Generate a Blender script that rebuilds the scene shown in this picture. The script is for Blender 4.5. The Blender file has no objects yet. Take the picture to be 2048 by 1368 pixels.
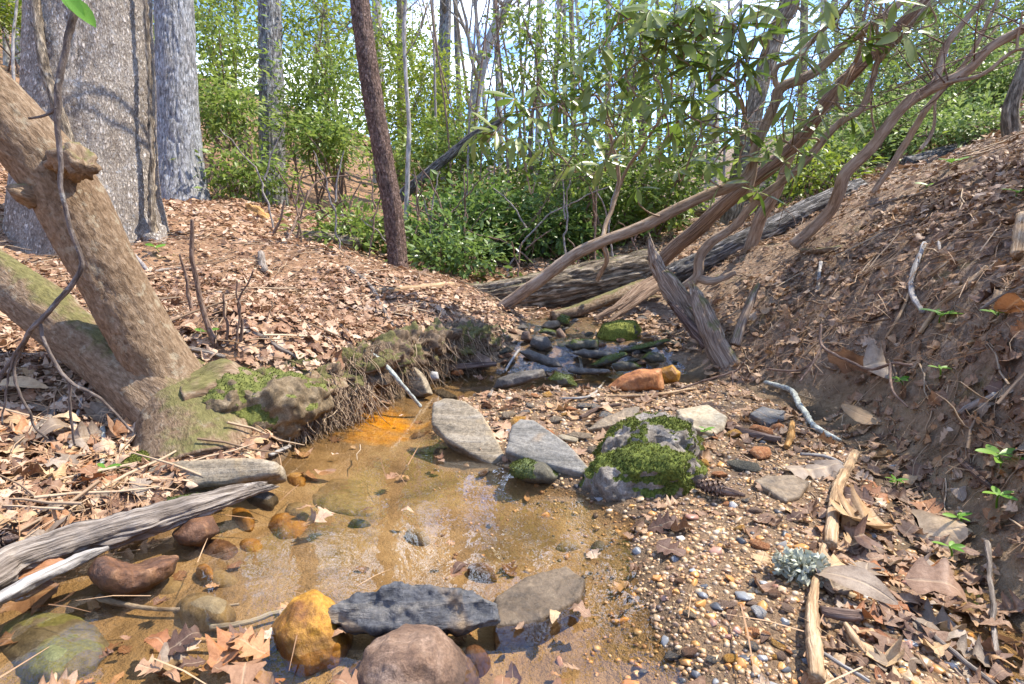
import bpy, bmesh, math, random
import numpy as np
from mathutils import Vector, Matrix

# ------------------------------------------------------------------ camera, light, exposure
scene = bpy.context.scene
col = scene.collection
CAM_Z, PITCH, FPX, CX, CY = 0.60, math.radians(9.0), 1138.0, 1024.0, 684.0
cd = bpy.data.cameras.new("camera")
cam = bpy.data.objects.new("camera", cd); col.objects.link(cam)
cam.location = (0, 0, CAM_Z); cam.rotation_euler = (math.radians(90) - PITCH, 0, 0)
cd.sensor_width = 36.0; cd.lens = 36.0 * FPX / 2048.0
cd.clip_start = 0.02; cd.clip_end = 400.0
scene.camera = cam

SUN_TO = np.array([0.50, 0.16, 0.85]); SUN_TO = SUN_TO / np.linalg.norm(SUN_TO)
world = bpy.data.worlds.new("World"); scene.world = world; world.use_nodes = True
wn, wl = world.node_tree.nodes, world.node_tree.links
wn.clear()
w_out = wn.new("ShaderNodeOutputWorld"); w_bg = wn.new("ShaderNodeBackground")
sky = wn.new("ShaderNodeTexSky"); sky.sky_type = 'NISHITA'; sky.sun_disc = False
sky.sun_elevation = math.asin(SUN_TO[2]); sky.sun_rotation = math.atan2(SUN_TO[0], SUN_TO[1])
sky.air_density = 0.55; sky.dust_density = 0.15; sky.ozone_density = 6.0
w_tc = wn.new("ShaderNodeTexCoord"); w_map = wn.new("ShaderNodeMapping")
w_map.inputs['Scale'].default_value = (1.0, 1.0, 2.4)
w_map.inputs['Location'].default_value = (1.3, 3.3, .49)
w_noise = wn.new("ShaderNodeTexNoise"); w_noise.inputs['Scale'].default_value = 2.3
w_noise.inputs['Detail'].default_value = 7.0; w_noise.inputs['Roughness'].default_value = 0.58
w_ramp = wn.new("ShaderNodeValToRGB")
w_ramp.color_ramp.elements[0].position = 0.515; w_ramp.color_ramp.elements[1].position = 0.75
w_mix = wn.new("ShaderNodeMixRGB"); w_mix.inputs[2].default_value = (8.6, 9.0, 9.6, 1)
wl.new(w_tc.outputs['Generated'], w_map.inputs[0]); wl.new(w_map.outputs[0], w_noise.inputs['Vector'])
wl.new(w_noise.outputs['Fac'], w_ramp.inputs[0]); wl.new(w_ramp.outputs[0], w_mix.inputs[0])
wl.new(sky.outputs[0], w_mix.inputs[1]); wl.new(w_mix.outputs[0], w_bg.inputs[0])
w_bg.inputs[1].default_value = 0.15
wl.new(w_bg.outputs[0], w_out.inputs[0])

sd = bpy.data.lights.new("sun", 'SUN'); sd.energy = 2.2; sd.angle = math.radians(0.55); sd.color = (1.0, 0.925, 0.81)
sun = bpy.data.objects.new("sun", sd); col.objects.link(sun)
sun.rotation_euler = Vector(SUN_TO).to_track_quat('Z', 'Y').to_euler(); sun.location = (4, -3, 9)

scene.view_settings.view_transform = 'Standard'; scene.view_settings.look = 'None'
scene.view_settings.exposure = 2.2; scene.view_settings.gamma = 1.0; scene.view_settings.use_curve_mapping = False
scene.render.engine = 'CYCLES'
scene.cycles.max_bounces = 7; scene.cycles.diffuse_bounces = 4; scene.cycles.glossy_bounces = 3
scene.cycles.transparent_max_bounces = 12; scene.cycles.transmission_bounces = 4
scene.cycles.caustics_reflective = False; scene.cycles.caustics_refractive = False
scene.cycles.use_denoising = True

rng = np.random.default_rng(7)
random.seed(7)

# ------------------------------------------------------------------ projection helpers
F = np.array([0, math.cos(PITCH), -math.sin(PITCH)]); U = np.array([0, math.sin(PITCH), math.cos(PITCH)])
CAM = np.array([0, 0, CAM_Z])
def ray(px, py):
    return F + np.array([1.0, 0, 0]) * ((px - CX) / FPX) + U * ((CY - py) / FPX)
def P(px, py, d): return CAM + ray(px, py) * d
def PZ(px, py, z):
    r = ray(px, py); return CAM + r * ((z - CAM_Z) / r[2])
def project(p):
    q = np.atleast_2d(p) - CAM
    d = q @ F
    dd = np.where(np.abs(d) < 1e-6, 1e-6, d)
    return CX + q[:, 0] / dd * FPX, CY - (q @ U) / dd * FPX, d

# ------------------------------------------------------------------ numpy noise
def _hash(ix, iy, iz, seed):
    with np.errstate(over='ignore'):
        h = (ix.astype(np.uint32) * np.uint32(374761393) + iy.astype(np.uint32) * np.uint32(668265263)
             + iz.astype(np.uint32) * np.uint32(2147483647 & 0x9E3779B1) + np.uint32(seed) * np.uint32(1274126177))
        h = (h ^ (h >> np.uint32(13))) * np.uint32(1274126177)
        h = (h ^ (h >> np.uint32(15))) * np.uint32(2246822519)
        h ^= h >> np.uint32(16)
    return h.astype(np.float64) / 4294967295.0
def vnoise(p, seed=0):
    p = np.asarray(p, float); i = np.floor(p).astype(np.int64); f = p - i
    f = f * f * f * (f * (f * 6 - 15) + 10)
    i = i & 0xFFFFFFFF
    out = 0
    for dx in (0, 1):
        for dy in (0, 1):
            for dz in (0, 1):
                w = (f[:, 0] if dx else 1 - f[:, 0]) * (f[:, 1] if dy else 1 - f[:, 1]) * (f[:, 2] if dz else 1 - f[:, 2])
                out = out + w * _hash((i[:, 0] + dx) & 0xFFFFFFFF, (i[:, 1] + dy) & 0xFFFFFFFF, (i[:, 2] + dz) & 0xFFFFFFFF, seed)
    return out * 2 - 1
def fbm(p, octv=4, seed=0, gain=0.5):
    p = np.asarray(p, float); a, s, tot = 1.0, 0.0, 0.0
    for o in range(octv):
        s = s + a * vnoise(p * (2.03 ** o) + 17.3 * o, seed + o); tot += a; a *= gain
    return s / tot
def sstep(a, b, x):
    t = np.clip((x - a) / (b - a), 0, 1); return t * t * (3 - 2 * t)

# ------------------------------------------------------------------ terrain
def poly_sd(poly, x, y):
    """signed distance to polygon (negative inside), plus index of nearest edge and its parameter"""
    poly = np.asarray(poly); n = len(poly)
    best = np.full(x.shape, 1e9); bi = np.zeros(x.shape, int); bt = np.zeros(x.shape)
    ins = np.zeros(x.shape, bool)
    for k in range(n):
        a, b = poly[k], poly[(k + 1) % n]; ab = b - a
        t = np.clip(((x - a[0]) * ab[0] + (y - a[1]) * ab[1]) / (ab @ ab + 1e-12), 0, 1)
        dd = np.hypot(x - a[0] - t * ab[0], y - a[1] - t * ab[1])
        m = dd < best; best[m] = dd[m]; bi[m] = k; bt[m] = t[m]
        c = ((a[1] > y) != (b[1] > y)) & (x < (b[0] - a[0]) * (y - a[1]) / (b[1] - a[1] + 1e-15) + a[0])
        ins ^= c
    return np.where(ins, -best, best), bi, bt

# outline of the stream channel: (px, py, z, width of the rise to the bank)
_ch = [(-420, 1330, 0, .25), (-160, 1230, 0, .2), (0, 1165, 0, .16), (200, 1095, 0, .14), (340, 1040, 0, .12), (440, 1000, 0, .1), (535, 962, 0, .08),
       (585, 915, 0, .06), (600, 880, 0, .06), (690, 850, 0, .06), (745, 812, 0, .07), (810, 795, 0, .08), (862, 772, 0, .08),
       (880, 752, .01, .08), (930, 735, .02, .08), (1000, 722, .05, .1), (1030, 700, .1, .12), (1050, 665, .15, .15), (1075, 642, .19, .2),
       (1150, 636, .2, .2), (1200, 655, .17, .2), (1300, 690, .12, .2), (1360, 725, .05, .2), (1400, 762, .02, .25), (1480, 792, .02, .4),
       (1580, 830, .02, .5), (1680, 890, .02, .45), (1750, 965, .02, .35), (1800, 1040, .02, .3), (1860, 1110, .0, .25), (1930, 1180, 0, .2), (2000, 1290, 0, .2), (2060, 1500, 0, .25)]
CH = np.array([PZ(a, b, z)[:2] for a, b, z, w in _ch] + [(0.9, -1.6), (-1.2, -1.6)])
CHW = np.array([w for *_, w in _ch] + [.3, .3])
_bar = [(965, 792), (1200, 782), (1440, 772), (1560, 825), (1660, 880), (1730, 965), (1775, 1040), (1765, 1120), (1800, 1220), (1880, 1330), (1920, 1460),
        (1440, 1460), (1390, 1340), (1340, 1270), (1300, 1180), (1285, 1090), (1290, 1040), (1180, 985), (1040, 945), (960, 900), (900, 850), (905, 810)]
BAR = np.array([PZ(a, b, 0.0)[:2] for a, b in _bar])
# points of the banks: (px, py, depth)
_bk = [(450, 690, 1.85), (560, 700, 1.95), (640, 690, 2.1), (700, 672, 2.35), (780, 650, 2.65), (860, 635, 2.95), (930, 625, 3.3), (980, 600, 3.8),
       (300, 500, 3.6), (400, 600, 2.6), (250, 620, 2.4), (560, 560, 3.2), (700, 520, 3.9), (640, 600, 2.8), (797, 545, 4.3), (880, 560, 4.2), (430, 430, 5.2), (370, 405, 6.2), (480, 405, 6.3), (545, 412, 9.0), (620, 450, 6.0),
       (640, 395, 11), (40, 170, 9), (200, 505, 3.7), (100, 540, 3.2), (50, 650, 2.25), (0, 560, 2.6), (60, 800, 1.65), (150, 900, 1.5), (80, 980, 1.3), (250, 930, 1.5), (350, 880, 1.62), (420, 830, 1.72), (0, 1080, 1.12), (-150, 900, 1.3), (-300, 700, 1.7),
       (2048, 900, 1.15), (2048, 600, 1.5), (2048, 440, 1.9), (2048, 290, 2.5), (1900, 1080, 1.07), (2048, 1100, .97), (2048, 1340, .78), (1950, 980, 1.2), (1850, 900, 1.38), (1860, 760, 1.58), (1700, 700, 2.1), (1700, 560, 2.5), (1700, 450, 3.2), (1600, 475, 3.6), (1600, 600, 2.75), (1580, 700, 2.45), (1500, 720, 2.7), (1480, 640, 3.0), (1850, 385, 3.0), (1850, 550, 2.15),
       (1500, 512, 4.0), (1420, 560, 3.8), (1450, 600, 3.4), (1330, 600, 4.0), (1400, 700, 3.0), (1420, 740, 2.8), (1800, 340, 4.9), (2000, 282, 4.0), (1700, 390, 4.4),
       (1000, 545, 5.2), (1150, 560, 4.8), (1250, 540, 5.0), (1100, 460, 8), (1300, 450, 8), (1000, 625, 3.9), (1120, 634, 3.85), (1230, 615, 3.85)]
_far = [tuple(P(a, b, d)) for a, b, d in [(440, 250, 15), (620, 300, 16), (760, 345, 17), (300, 200, 14), (540, 345, 11.5), (440, 185, 20), (640, 235, 22)]] + [(-16, 20, 8.5), (0, 26, 3.2), (15, 20, 7.0), (-15, 5, 5.2), (12, 6, 5.6), (0, -3, .45), (-3, -3, .6), (3, -3, 1.4), (-6, -1, 1.9), (6, -1, 3.0), (-1.6, -0.6, .22), (1.6, -0.3, .5), (-1.3, .4, .14), (0, 14, 1.7), (6, 14, 2.9), (-40, 40, 13), (0, 60, 9), (40, 40, 14), (40, -20, 12), (-40, -20, 10), (0, -40, 2)]
_B = np.array([tuple(P(a, b, d)) for a, b, d in _bk] + _far)
def _tps_k(r2): return np.where(r2 > 1e-12, 0.5 * r2 * np.log(r2 + 1e-12), 0.0)
def _tps_fit(pts, lam=0.002):
    n = len(pts); d2 = ((pts[:, None, :2] - pts[None, :, :2]) ** 2).sum(-1)
    A = np.zeros((n + 3, n + 3)); A[:n, :n] = _tps_k(d2) + lam * np.eye(n)
    A[:n, n] = 1; A[:n, n + 1:] = pts[:, :2]; A[n, :n] = 1; A[n + 1:, :n] = pts[:, :2].T
    return np.linalg.solve(A, np.concatenate([pts[:, 2], [0, 0, 0]]))
_W = _tps_fit(_B)
def bank_h(x, y):
    n = len(_B); d2 = (x[:, None] - _B[None, :, 0]) ** 2 + (y[:, None] - _B[None, :, 1]) ** 2
    return _tps_k(d2) @ _W[:n] + _W[n] + _W[n + 1] * x + _W[n + 2] * y
def height(x, y, full=False):
    x = np.asarray(x, float).ravel(); y = np.asarray(y, float).ravel()
    out = np.empty(x.shape); fb = np.empty(x.shape); fbar = np.empty(x.shape)
    for s in range(0, len(x), 40000):
        X, Y = x[s:s + 40000], y[s:s + 40000]
        H = np.maximum(bank_h(X, Y), .05)
        r = np.hypot(X, Y)
        p3 = np.stack([X, Y, 0 * X], 1)
        n1 = fbm(p3 * 3.1, 3, 3); n2 = fbm(p3 * 14, 3, 5)
        H = H + n1 * .05 * sstep(.5, 3, r) + n2 * .016 + sstep(.5, 1.0, X) * sstep(5, 3, Y) * .016 * (1 - 2 * np.abs(fbm(p3 * 22, 2, 6)))
        sdist, bi, bt = poly_sd(CH, X, Y)
        w = CHW[bi] * (1 - bt) + CHW[(bi + 1) % len(CHW)] * bt
        w = w * (1 + .5 * n1)
        bsd, _, _ = poly_sd(BAR, X, Y)
        bar = 1 - sstep(-.05, .13, bsd + n1 * .03)
        deep = sstep(0, .22, -sdist)
        bed = -.010 - .032 * deep + .012 * n1 * deep + .003 * n2
        bed = bed * (1 - bar) + bar * (.022 + .010 * n1 + .004 * n2)
        up = sstep(2.7, 3.15, Y) * .13 + sstep(3.1, 3.7, Y) * .075
        bed = bed + up
        s_ = sstep(0, 1, np.clip(sdist / np.maximum(w, .02), 0, 1))
        out[s:s + 40000] = bed + (np.maximum(H, bed) - bed) * s_
        fb[s:s + 40000] = 1 - s_; fbar[s:s + 40000] = bar * (1 - s_)
    return (out, fb, fbar) if full else out
def hz(x, y): return float(height(np.array([x]), np.array([y]))[0])
_T = np.concatenate([np.linspace(.5, 6, 700), np.linspace(6.02, 40, 500)])
def G(px, py, lift=0.0):
    """point where the line of sight through a pixel meets the ground"""
    r = ray(px, py); pts = CAM + r[None, :] * _T[:, None]
    dz = pts[:, 2] - height(pts[:, 0], pts[:, 1])
    k = np.argmax(dz < 0)
    if dz[k] >= 0: k = len(_T) - 1
    if k == 0: t = _T[0]
    else: t = _T[k - 1] + (_T[k] - _T[k - 1]) * dz[k - 1] / (dz[k - 1] - dz[k] + 1e-12)
    p = CAM + r * t; p[2] += lift
    return p
def depth(p): return float((np.asarray(p) - CAM) @ F)
def normal_at(x, y, e=.03):
    x = np.atleast_1d(x); y = np.atleast_1d(y)
    gx = (height(x + e, y) - height(x - e, y)) / (2 * e); gy = (height(x, y + e) - height(x, y - e)) / (2 * e)
    n = np.stack([-gx, -gy, np.ones_like(gx)], 1)
    return n / np.linalg.norm(n, axis=1, keepdims=True)

# ------------------------------------------------------------------ materials
def new_mat(name):
    m = bpy.data.materials.new(name); m.use_nodes = True
    nt = m.node_tree; nt.nodes.clear()
    o = nt.nodes.new("ShaderNodeOutputMaterial"); b = nt.nodes.new("ShaderNodeBsdfPrincipled")
    nt.links.new(b.outputs[0], o.inputs[0])
    return m, nt, b, o
def N(nt, t, **kw):
    n = nt.nodes.new("ShaderNode" + t)
    for k, v in kw.items():
        if hasattr(n, k) and not k[0].isupper(): setattr(n, k, v)
        else: n.inputs[k.replace('_', ' ')].default_value = v
    return n
def ramp(nt, src, stops):
    r = nt.nodes.new("ShaderNodeValToRGB"); e = r.color_ramp.elements
    while len(e) < len(stops): e.new(0.5)
    for k, (p, c) in enumerate(stops):
        e[k].position = p; e[k].color = (*c, 1) if len(c) == 3 else c
    nt.links.new(src, r.inputs[0]); return r.outputs[0]
def mixc(nt, fac, a, b, mode='MIX'):
    m = nt.nodes.new("ShaderNodeMixRGB"); m.blend_type = mode
    for i, v in ((0, fac), (1, a), (2, b)):
        if isinstance(v, (int, float)): m.inputs[i].default_value = v
        elif isinstance(v, tuple): m.inputs[i].default_value = (*v, 1) if len(v) == 3 else v
        else: nt.links.new(v, m.inputs[i])
    return m.outputs[0]
def vec(nt, kind='Object', scale=(1, 1, 1), attr=None):
    mp = nt.nodes.new("ShaderNodeMapping"); mp.inputs['Scale'].default_value = scale
    if attr:
        a = nt.nodes.new("ShaderNodeAttribute"); a.attribute_name = attr; nt.links.new(a.outputs['Vector'], mp.inputs[0])
    elif kind == 'World':
        g = nt.nodes.new("ShaderNodeNewGeometry"); nt.links.new(g.outputs['Position'], mp.inputs[0])
    else:
        t = nt.nodes.new("ShaderNodeTexCoord"); nt.links.new(t.outputs[kind], mp.inputs[0])
    return mp.outputs[0]
def noise(nt, v, scale, detail=5, rough=.55, dist=0.0):
    n = N(nt, "TexNoise"); n.inputs['Scale'].default_value = scale; n.inputs['Detail'].default_value = detail
    n.inputs['Roughness'].default_value = rough; n.inputs['Distortion'].default_value = dist
    nt.links.new(v, n.inputs['Vector']); return n.outputs['Fac']
def bump(nt, b, h, strength, dist=.01):
    n = N(nt, "Bump"); n.inputs['Strength'].default_value = strength; n.inputs['Distance'].default_value = dist
    nt.links.new(h, n.inputs['Height']); nt.links.new(n.outputs[0], b.inputs['Normal']); return n
def maprange(nt, v, a, b, c=0., d=1.):
    m = N(nt, "MapRange"); m.inputs[1].default_value = a; m.inputs[2].default_value = b; m.inputs[3].default_value = c; m.inputs[4].default_value = d
    nt.links.new(v, m.inputs[0]); return m.outputs[0]
def upness(nt):
    g = N(nt, "NewGeometry"); s = N(nt, "SeparateXYZ"); nt.links.new(g.outputs['Normal'], s.inputs[0]); return s.outputs[2]
def math_(nt, op, a, b=None):
    m = N(nt, "Math"); m.operation = op
    for i, v in enumerate((a, b)):
        if v is None: continue
        if isinstance(v, (int, float)): m.inputs[i].default_value = v
        else: nt.links.new(v, m.inputs[i])
    return m.outputs[0]

def mat_bark(name, dark, mid, light, stretch=.22, scale=60, bumpy=.6, moss=0., lichen=None, rough=.9, low=0.35, high=.65, crack=None):
    m, nt, b, o = new_mat(name)
    v = vec(nt, attr='bc', scale=(1, 1, stretch))
    n1 = noise(nt, v, scale, 5, .65, .4); n2 = noise(nt, vec(nt, attr='bc'), scale * .09, 4, .6)
    c = ramp(nt, n1, [(low, dark), (.5, mid), (high, light)])
    c = mixc(nt, maprange(nt, n2, .35, .7, 0, .55), c, mixc(nt, .5, c, mid))
    n7 = noise(nt, vec(nt, attr='bc', scale=(1, 1, .45)), 5.5, 5, .65)
    c = mixc(nt, maprange(nt, n7, .42, .66, 0, .6), c, mixc(nt, 1.0, c, (.62, .54, .46), 'MULTIPLY'))
    if lichen:
        n3 = noise(nt, vec(nt, attr='bc'), scale * .22, 5, .7)
        c = mixc(nt, maprange(nt, n3, .56, .64, 0, .75), c, lichen)
    hh = n1
    if crack:
        wv = N(nt, "VectorMath"); wv.operation = 'MULTIPLY_ADD'; nz = N(nt, "TexNoise"); nz.inputs['Scale'].default_value = crack[0] * .9; nz.inputs['Detail'].default_value = 6; nz.inputs['Roughness'].default_value = .75
        v2 = vec(nt, attr='bc', scale=(1, 1, crack[1])); nt.links.new(v2, nz.inputs['Vector']); nt.links.new(nz.outputs['Color'], wv.inputs[0]); wv.inputs[1].default_value = (1.7 / crack[0],) * 3; nt.links.new(v2, wv.inputs[2])
        vo = N(nt, "TexVoronoi"); vo.feature = 'DISTANCE_TO_EDGE'; vo.inputs['Scale'].default_value = crack[0]; nt.links.new(wv.outputs[0], vo.inputs['Vector'])
        ck = maprange(nt, math_(nt, 'ADD', vo.outputs['Distance'], math_(nt, 'MULTIPLY', n1, .12)), .05, crack[2] + .05)
        c = mixc(nt, math_(nt, 'SUBTRACT', 1.0, math_(nt, 'MULTIPLY', math_(nt, 'SUBTRACT', 1.0, ck), maprange(nt, noise(nt, vec(nt, attr='bc', scale=(1, 1, .5)), crack[0] * .3, 4, .7), .42, .6, crack[3] * .1, crack[3]))), dark, c); hh = math_(nt, 'ADD', math_(nt, 'MULTIPLY', ck, 1.2), math_(nt, 'MULTIPLY', n1, .5))
    if moss > 0:
        n4 = noise(nt, vec(nt, 'Object'), 9, 5, .7)
        u = math_(nt, 'ADD', upness(nt), math_(nt, 'MULTIPLY', n4, 1.4))
        c = mixc(nt, maprange(nt, u, 1.55 - moss, 1.8 - moss, 0, .85), c, ramp(nt, n1, [(.3, (.07, .065, .02)), (.7, (.17, .16, .05))]))
    nt.links.new(c, b.inputs['Base Color']); b.inputs['Roughness'].default_value = rough
    b.inputs['Specular IOR Level'].default_value = .25
    bump(nt, b, hh, bumpy, .012)
    return m
MOSS = {}
def mat_rock(name, c1, c2, c3, scale=14, moss=0., wet=0., streak=None, bumpy=.85, mossc=((.035, .05, .006), (.17, .2, .03)), lines=False):
    MOSS[name] = moss
    m, nt, b, o = new_mat(name)
    v = vec(nt, 'Object', (1, 1, 1) if not lines else (.35, 1.0, 3.0))
    n1 = noise(nt, v, scale, 7, .65, .6); n2 = noise(nt, vec(nt, 'Object'), scale * 11, 6, .8)
    c = ramp(nt, n1, [(.33, c1), (.5, c2), (.66, c3)])
    c = mixc(nt, maprange(nt, n2, .38, .62, 0, .85), c, mixc(nt, .65, c, c1, 'MULTIPLY'))
    if streak:
        n5 = noise(nt, vec(nt, 'Object', (.5, 1, 1)), scale * .55, 4, .6, .8)
        c = mixc(nt, maprange(nt, n5, .52, .62, 0, .8), c, streak)
    gp = N(nt, 'NewGeometry'); pz = N(nt, 'SeparateXYZ'); nt.links.new(gp.outputs['Position'], pz.inputs[0])
    wl_ = maprange(nt, math_(nt, 'ADD', pz.outputs[2], math_(nt, 'MULTIPLY', n1, .02)), .018, .034, .55, 0)
    c = mixc(nt, wl_, c, mixc(nt, 1.0, c, (.28, .24, .2), 'MULTIPLY'))
    rough = None
    if moss > 0:
        n4 = noise(nt, vec(nt, 'World'), 60, 5, .72)
        ma = N(nt, 'Attribute'); ma.attribute_name = 'moss'
        mk = maprange(nt, math_(nt, 'ADD', ma.outputs['Fac'], math_(nt, 'MULTIPLY', n4, .7)), .75, .95)
        n6 = noise(nt, vec(nt, 'World'), 160, 3, .7)
        c = mixc(nt, mk, c, ramp(nt, n6, [(.3, mossc[0]), (.7, mossc[1])]))
        rough = mk
    nt.links.new(c, b.inputs['Base Color'])
    rb = .85 - .62 * wet
    if wet > 0:
        b.inputs['Specular IOR Level'].default_value = .5
        nr = noise(nt, vec(nt, 'Object'), scale * 1.5, 3)
        nt.links.new(maprange(nt, nr, .35, .65, max(rb - .1, .06), rb + .15), b.inputs['Roughness'])
    else:
        b.inputs['Roughness'].default_value = rb; b.inputs['Specular IOR Level'].default_value = .3
    h = math_(nt, 'ADD', n1, math_(nt, 'MULTIPLY', n2, .35))
    bump(nt, b, h, bumpy, .012)
    return m
def mat_leaf(name, stops, tint='obj', trans=.25, rough=.6, under=None, spec=.3, vein=0.):
    """stops: colours picked by a random number per leaf"""
    m, nt, b, o = new_mat(name)
    if tint == 'obj':
        oi = N(nt, "ObjectInfo"); t = oi.outputs['Random']
    else:
        a = N(nt, "Attribute"); a.attribute_name = 'tint'; t = a.outputs['Fac']
    c = ramp(nt, t, stops)
    n1 = noise(nt, vec(nt, 'Object'), 45 if tint != 'obj' else 60, 3, .6)
    c = mixc(nt, maprange(nt, n1, .3, .75, 0, .45), c, mixc(nt, 1.0, c, (.55, .5, .45), 'MULTIPLY'))
    if vein:
        va = N(nt, "Attribute"); va.attribute_name = 'mid'; n2 = noise(nt, vec(nt, 'Object'), 9 if tint == 'obj' else 110, 5, .7)
        c = mixc(nt, maprange(nt, n2, .42, .68, 0, .55), c, mixc(nt, 1.0, c, (.5, .42, .36), 'MULTIPLY'))
        e = math_(nt, 'ADD', va.outputs['Fac'], math_(nt, 'MULTIPLY', math_(nt, 'SUBTRACT', n2, .5), .5))
        c = mixc(nt, maprange(nt, e, .7, 1.15, 0, .5), c, mixc(nt, 1.0, c, (.55, .45, .38), 'MULTIPLY'))
        c = mixc(nt, maprange(nt, va.outputs['Fac'], .02, .12, .55, 0), c, mixc(nt, .5, c, (.62, .47, .3)))
        bump(nt, b, math_(nt, 'ADD', n2, math_(nt, 'MULTIPLY', maprange(nt, va.outputs['Fac'], 0, .15, 1, 0), .6)), .5, .004)
    if under:
        g = N(nt, "NewGeometry"); c = mixc(nt, g.outputs['Backfacing'], c, under)
    nt.links.new(c, b.inputs['Base Color']); b.inputs['Roughness'].default_value = rough; b.inputs['Specular IOR Level'].default_value = spec
    tr = N(nt, "BsdfTranslucent"); nt.links.new(c, tr.inputs[0])
    mx = N(nt, "MixShader"); mx.inputs[0].default_value = trans
    nt.links.new(b.outputs[0], mx.inputs[1]); nt.links.new(tr.outputs[0], mx.inputs[2]); nt.links.new(mx.outputs[0], o.inputs[0])
    return m
M = {}
M['bark_poplar'] = mat_bark('bark_poplar', (.17, .135, .105), (.5, .435, .36), (.7, .63, .545), .5, 120, .9, lichen=(.6, .59, .57), crack=(56, .38, .3, .85))
M['bark_grey'] = mat_bark('bark_grey', (.10, .10, .10), (.38, .38, .385), (.53, .53, .535), .25, 60, .7, lichen=(.5, .52, .545), crack=(56, .2, .24, .8))
M['bark_grey_dark'] = mat_bark('bark_grey_dark', (.05, .045, .04), (.26, .25, .24), (.46, .46, .45), .3, 40, .9, lichen=(.42, .43, .42), crack=(40, .26, .2, .7))
M['bark_brown'] = mat_bark('bark_brown', (.06, .036, .026), (.2, .125, .095), (.34, .24, .19), .35, 70, .9, crack=(85, .4, .2, .5))
M['bark_smooth'] = mat_bark('bark_smooth', (.11, .07, .04), (.205, .138, .082), (.31, .228, .15), .45, 110, .6, moss=.2, lichen=(.30, .25, .17))
M['bark_rhodo'] = mat_bark('bark_rhodo', (.17, .115, .075), (.34, .245, .165), (.47, .37, .275), .18, 70, .5)
M['bark_shaggy'] = mat_bark('bark_shaggy', (.07, .042, .026), (.26, .17, .11), (.46, .34, .24), .05, 130, 1.0)
M['bark_log'] = mat_bark('bark_log', (.07, .05, .033), (.29, .23, .16), (.5, .42, .31), .22, 60, .9, moss=.05, crack=(34, .2, .2, .6))
M['bark_greylog'] = mat_bark('bark_greylog', (.05, .045, .04), (.20, .185, .165), (.38, .355, .325), .18, 70, 1.0, crack=(40, .14, .2, .8))
M['bark_pale'] = mat_bark('bark_pale', (.15, .135, .12), (.34, .315, .285), (.52, .49, .455), .3, 30, .5)
M['wood_grey'] = mat_bark('wood_grey', (.07, .055, .043), (.23, .19, .155), (.42, .37, .315), .06, 120, 1.0)
M['wood_white'] = mat_bark('wood_white', (.15, .135, .12), (.31, .285, .255), (.47, .45, .415), .06, 90, .7)
M['wood_tan'] = mat_bark('wood_tan', (.2, .12, .06), (.42, .28, .155), (.58, .44, .29), .06, 120, .8)
M['wood_rot'] = mat_bark('wood_rot', (.18, .08, .02), (.46, .25, .08), (.62, .4, .18), .1, 60, 1.0)
M['wood_snag'] = mat_bark('wood_snag', (.10, .065, .045), (.28, .2, .14), (.47, .385, .29), .06, 110, 1.0, moss=.25)
M['wood_dark'] = mat_bark('wood_dark', (.035, .022, .018), (.13, .085, .065), (.27, .2, .16), .06, 90, 1.0)
M['twig_grey'] = mat_bark('twig_grey', (.13, .11, .10), (.27, .235, .21), (.4, .37, .34), .3, 120, .4)
M['twig_brown'] = mat_bark('twig_brown', (.08, .05, .035), (.19, .125, .09), (.3, .22, .17), .3, 120, .4)
M['twig_dark'] = mat_bark('twig_dark', (.06, .045, .038), (.15, .12, .10), (.27, .23, .2), .3, 110, .6, lichen=(.34, .34, .31))
M['twig_lichen'] = mat_bark('twig_lichen', (.16, .15, .13), (.36, .38, .34), (.52, .57, .52), .6, 90, .8)

M['slate'] = mat_rock('slate', (.15, .125, .09), (.36, .29, .195), (.45, .385, .29), 9, moss=.0, streak=(.46, .33, .17), lines=True)
M['slate_grey'] = mat_rock('slate_grey', (.15, .14, .12), (.29, .265, .22), (.41, .385, .335), 8, moss=.0, streak=(.42, .25, .1), lines=True)
M['slate_dark'] = mat_rock('slate_dark', (.025, .027, .032), (.10, .1, .105), (.3, .26, .2), 11, streak=(.38, .25, .12), wet=.5, lines=True)
M['boulder'] = mat_rock('boulder', (.12, .10, .078), (.28, .24, .19), (.46, .41, .35), 22, moss=.5)
M['moss_rock'] = mat_rock('moss_rock', (.05, .05, .03), (.14, .13, .08), (.26, .24, .16), 15, moss=1.25, mossc=((.06, .07, .008), (.24, .25, .04)))
M['moss_dark'] = mat_rock('moss_dark', (.03, .03, .022), (.10, .085, .05), (.2, .18, .12), 15, moss=.75, wet=.35, mossc=((.03, .045, .006), (.11, .14, .025)))
M['rock_orange'] = mat_rock('rock_orange', (.2, .06, .015), (.46, .18, .05), (.58, .32, .14), 8, wet=.2)
M['rock_amber'] = mat_rock('rock_amber', (.2, .07, .008), (.5, .245, .022), (.66, .4, .085), 9, wet=.6)
M['rock_brown'] = mat_rock('rock_brown', (.10, .055, .035), (.24, .145, .09), (.42, .29, .2), 16, wet=.12)
M['rock_rust'] = mat_rock('rock_rust', (.06, .026, .014), (.20, .09, .04), (.38, .2, .09), 13, wet=.5)
M['rock_wet'] = mat_rock('rock_wet', (.045, .038, .031), (.135, .112, .088), (.27, .225, .17), 12, wet=.6)
M['rock_wettan'] = mat_rock('rock_wettan', (.10, .07, .04), (.25, .18, .11), (.4, .31, .2), 9, wet=.6)
M['rock_beige'] = mat_rock('rock_beige', (.28, .22, .14), (.46, .39, .27), (.58, .52, .4), 7, lines=True, streak=(.3, .24, .16))
M['rock_white'] = mat_rock('rock_white', (.3, .29, .27), (.5, .48, .45), (.62, .6, .57), 11)
M['rock_sub'] = mat_rock('rock_sub', (.2, .14, .06), (.38, .28, .13), (.46, .36, .19), 7, wet=.3)
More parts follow.
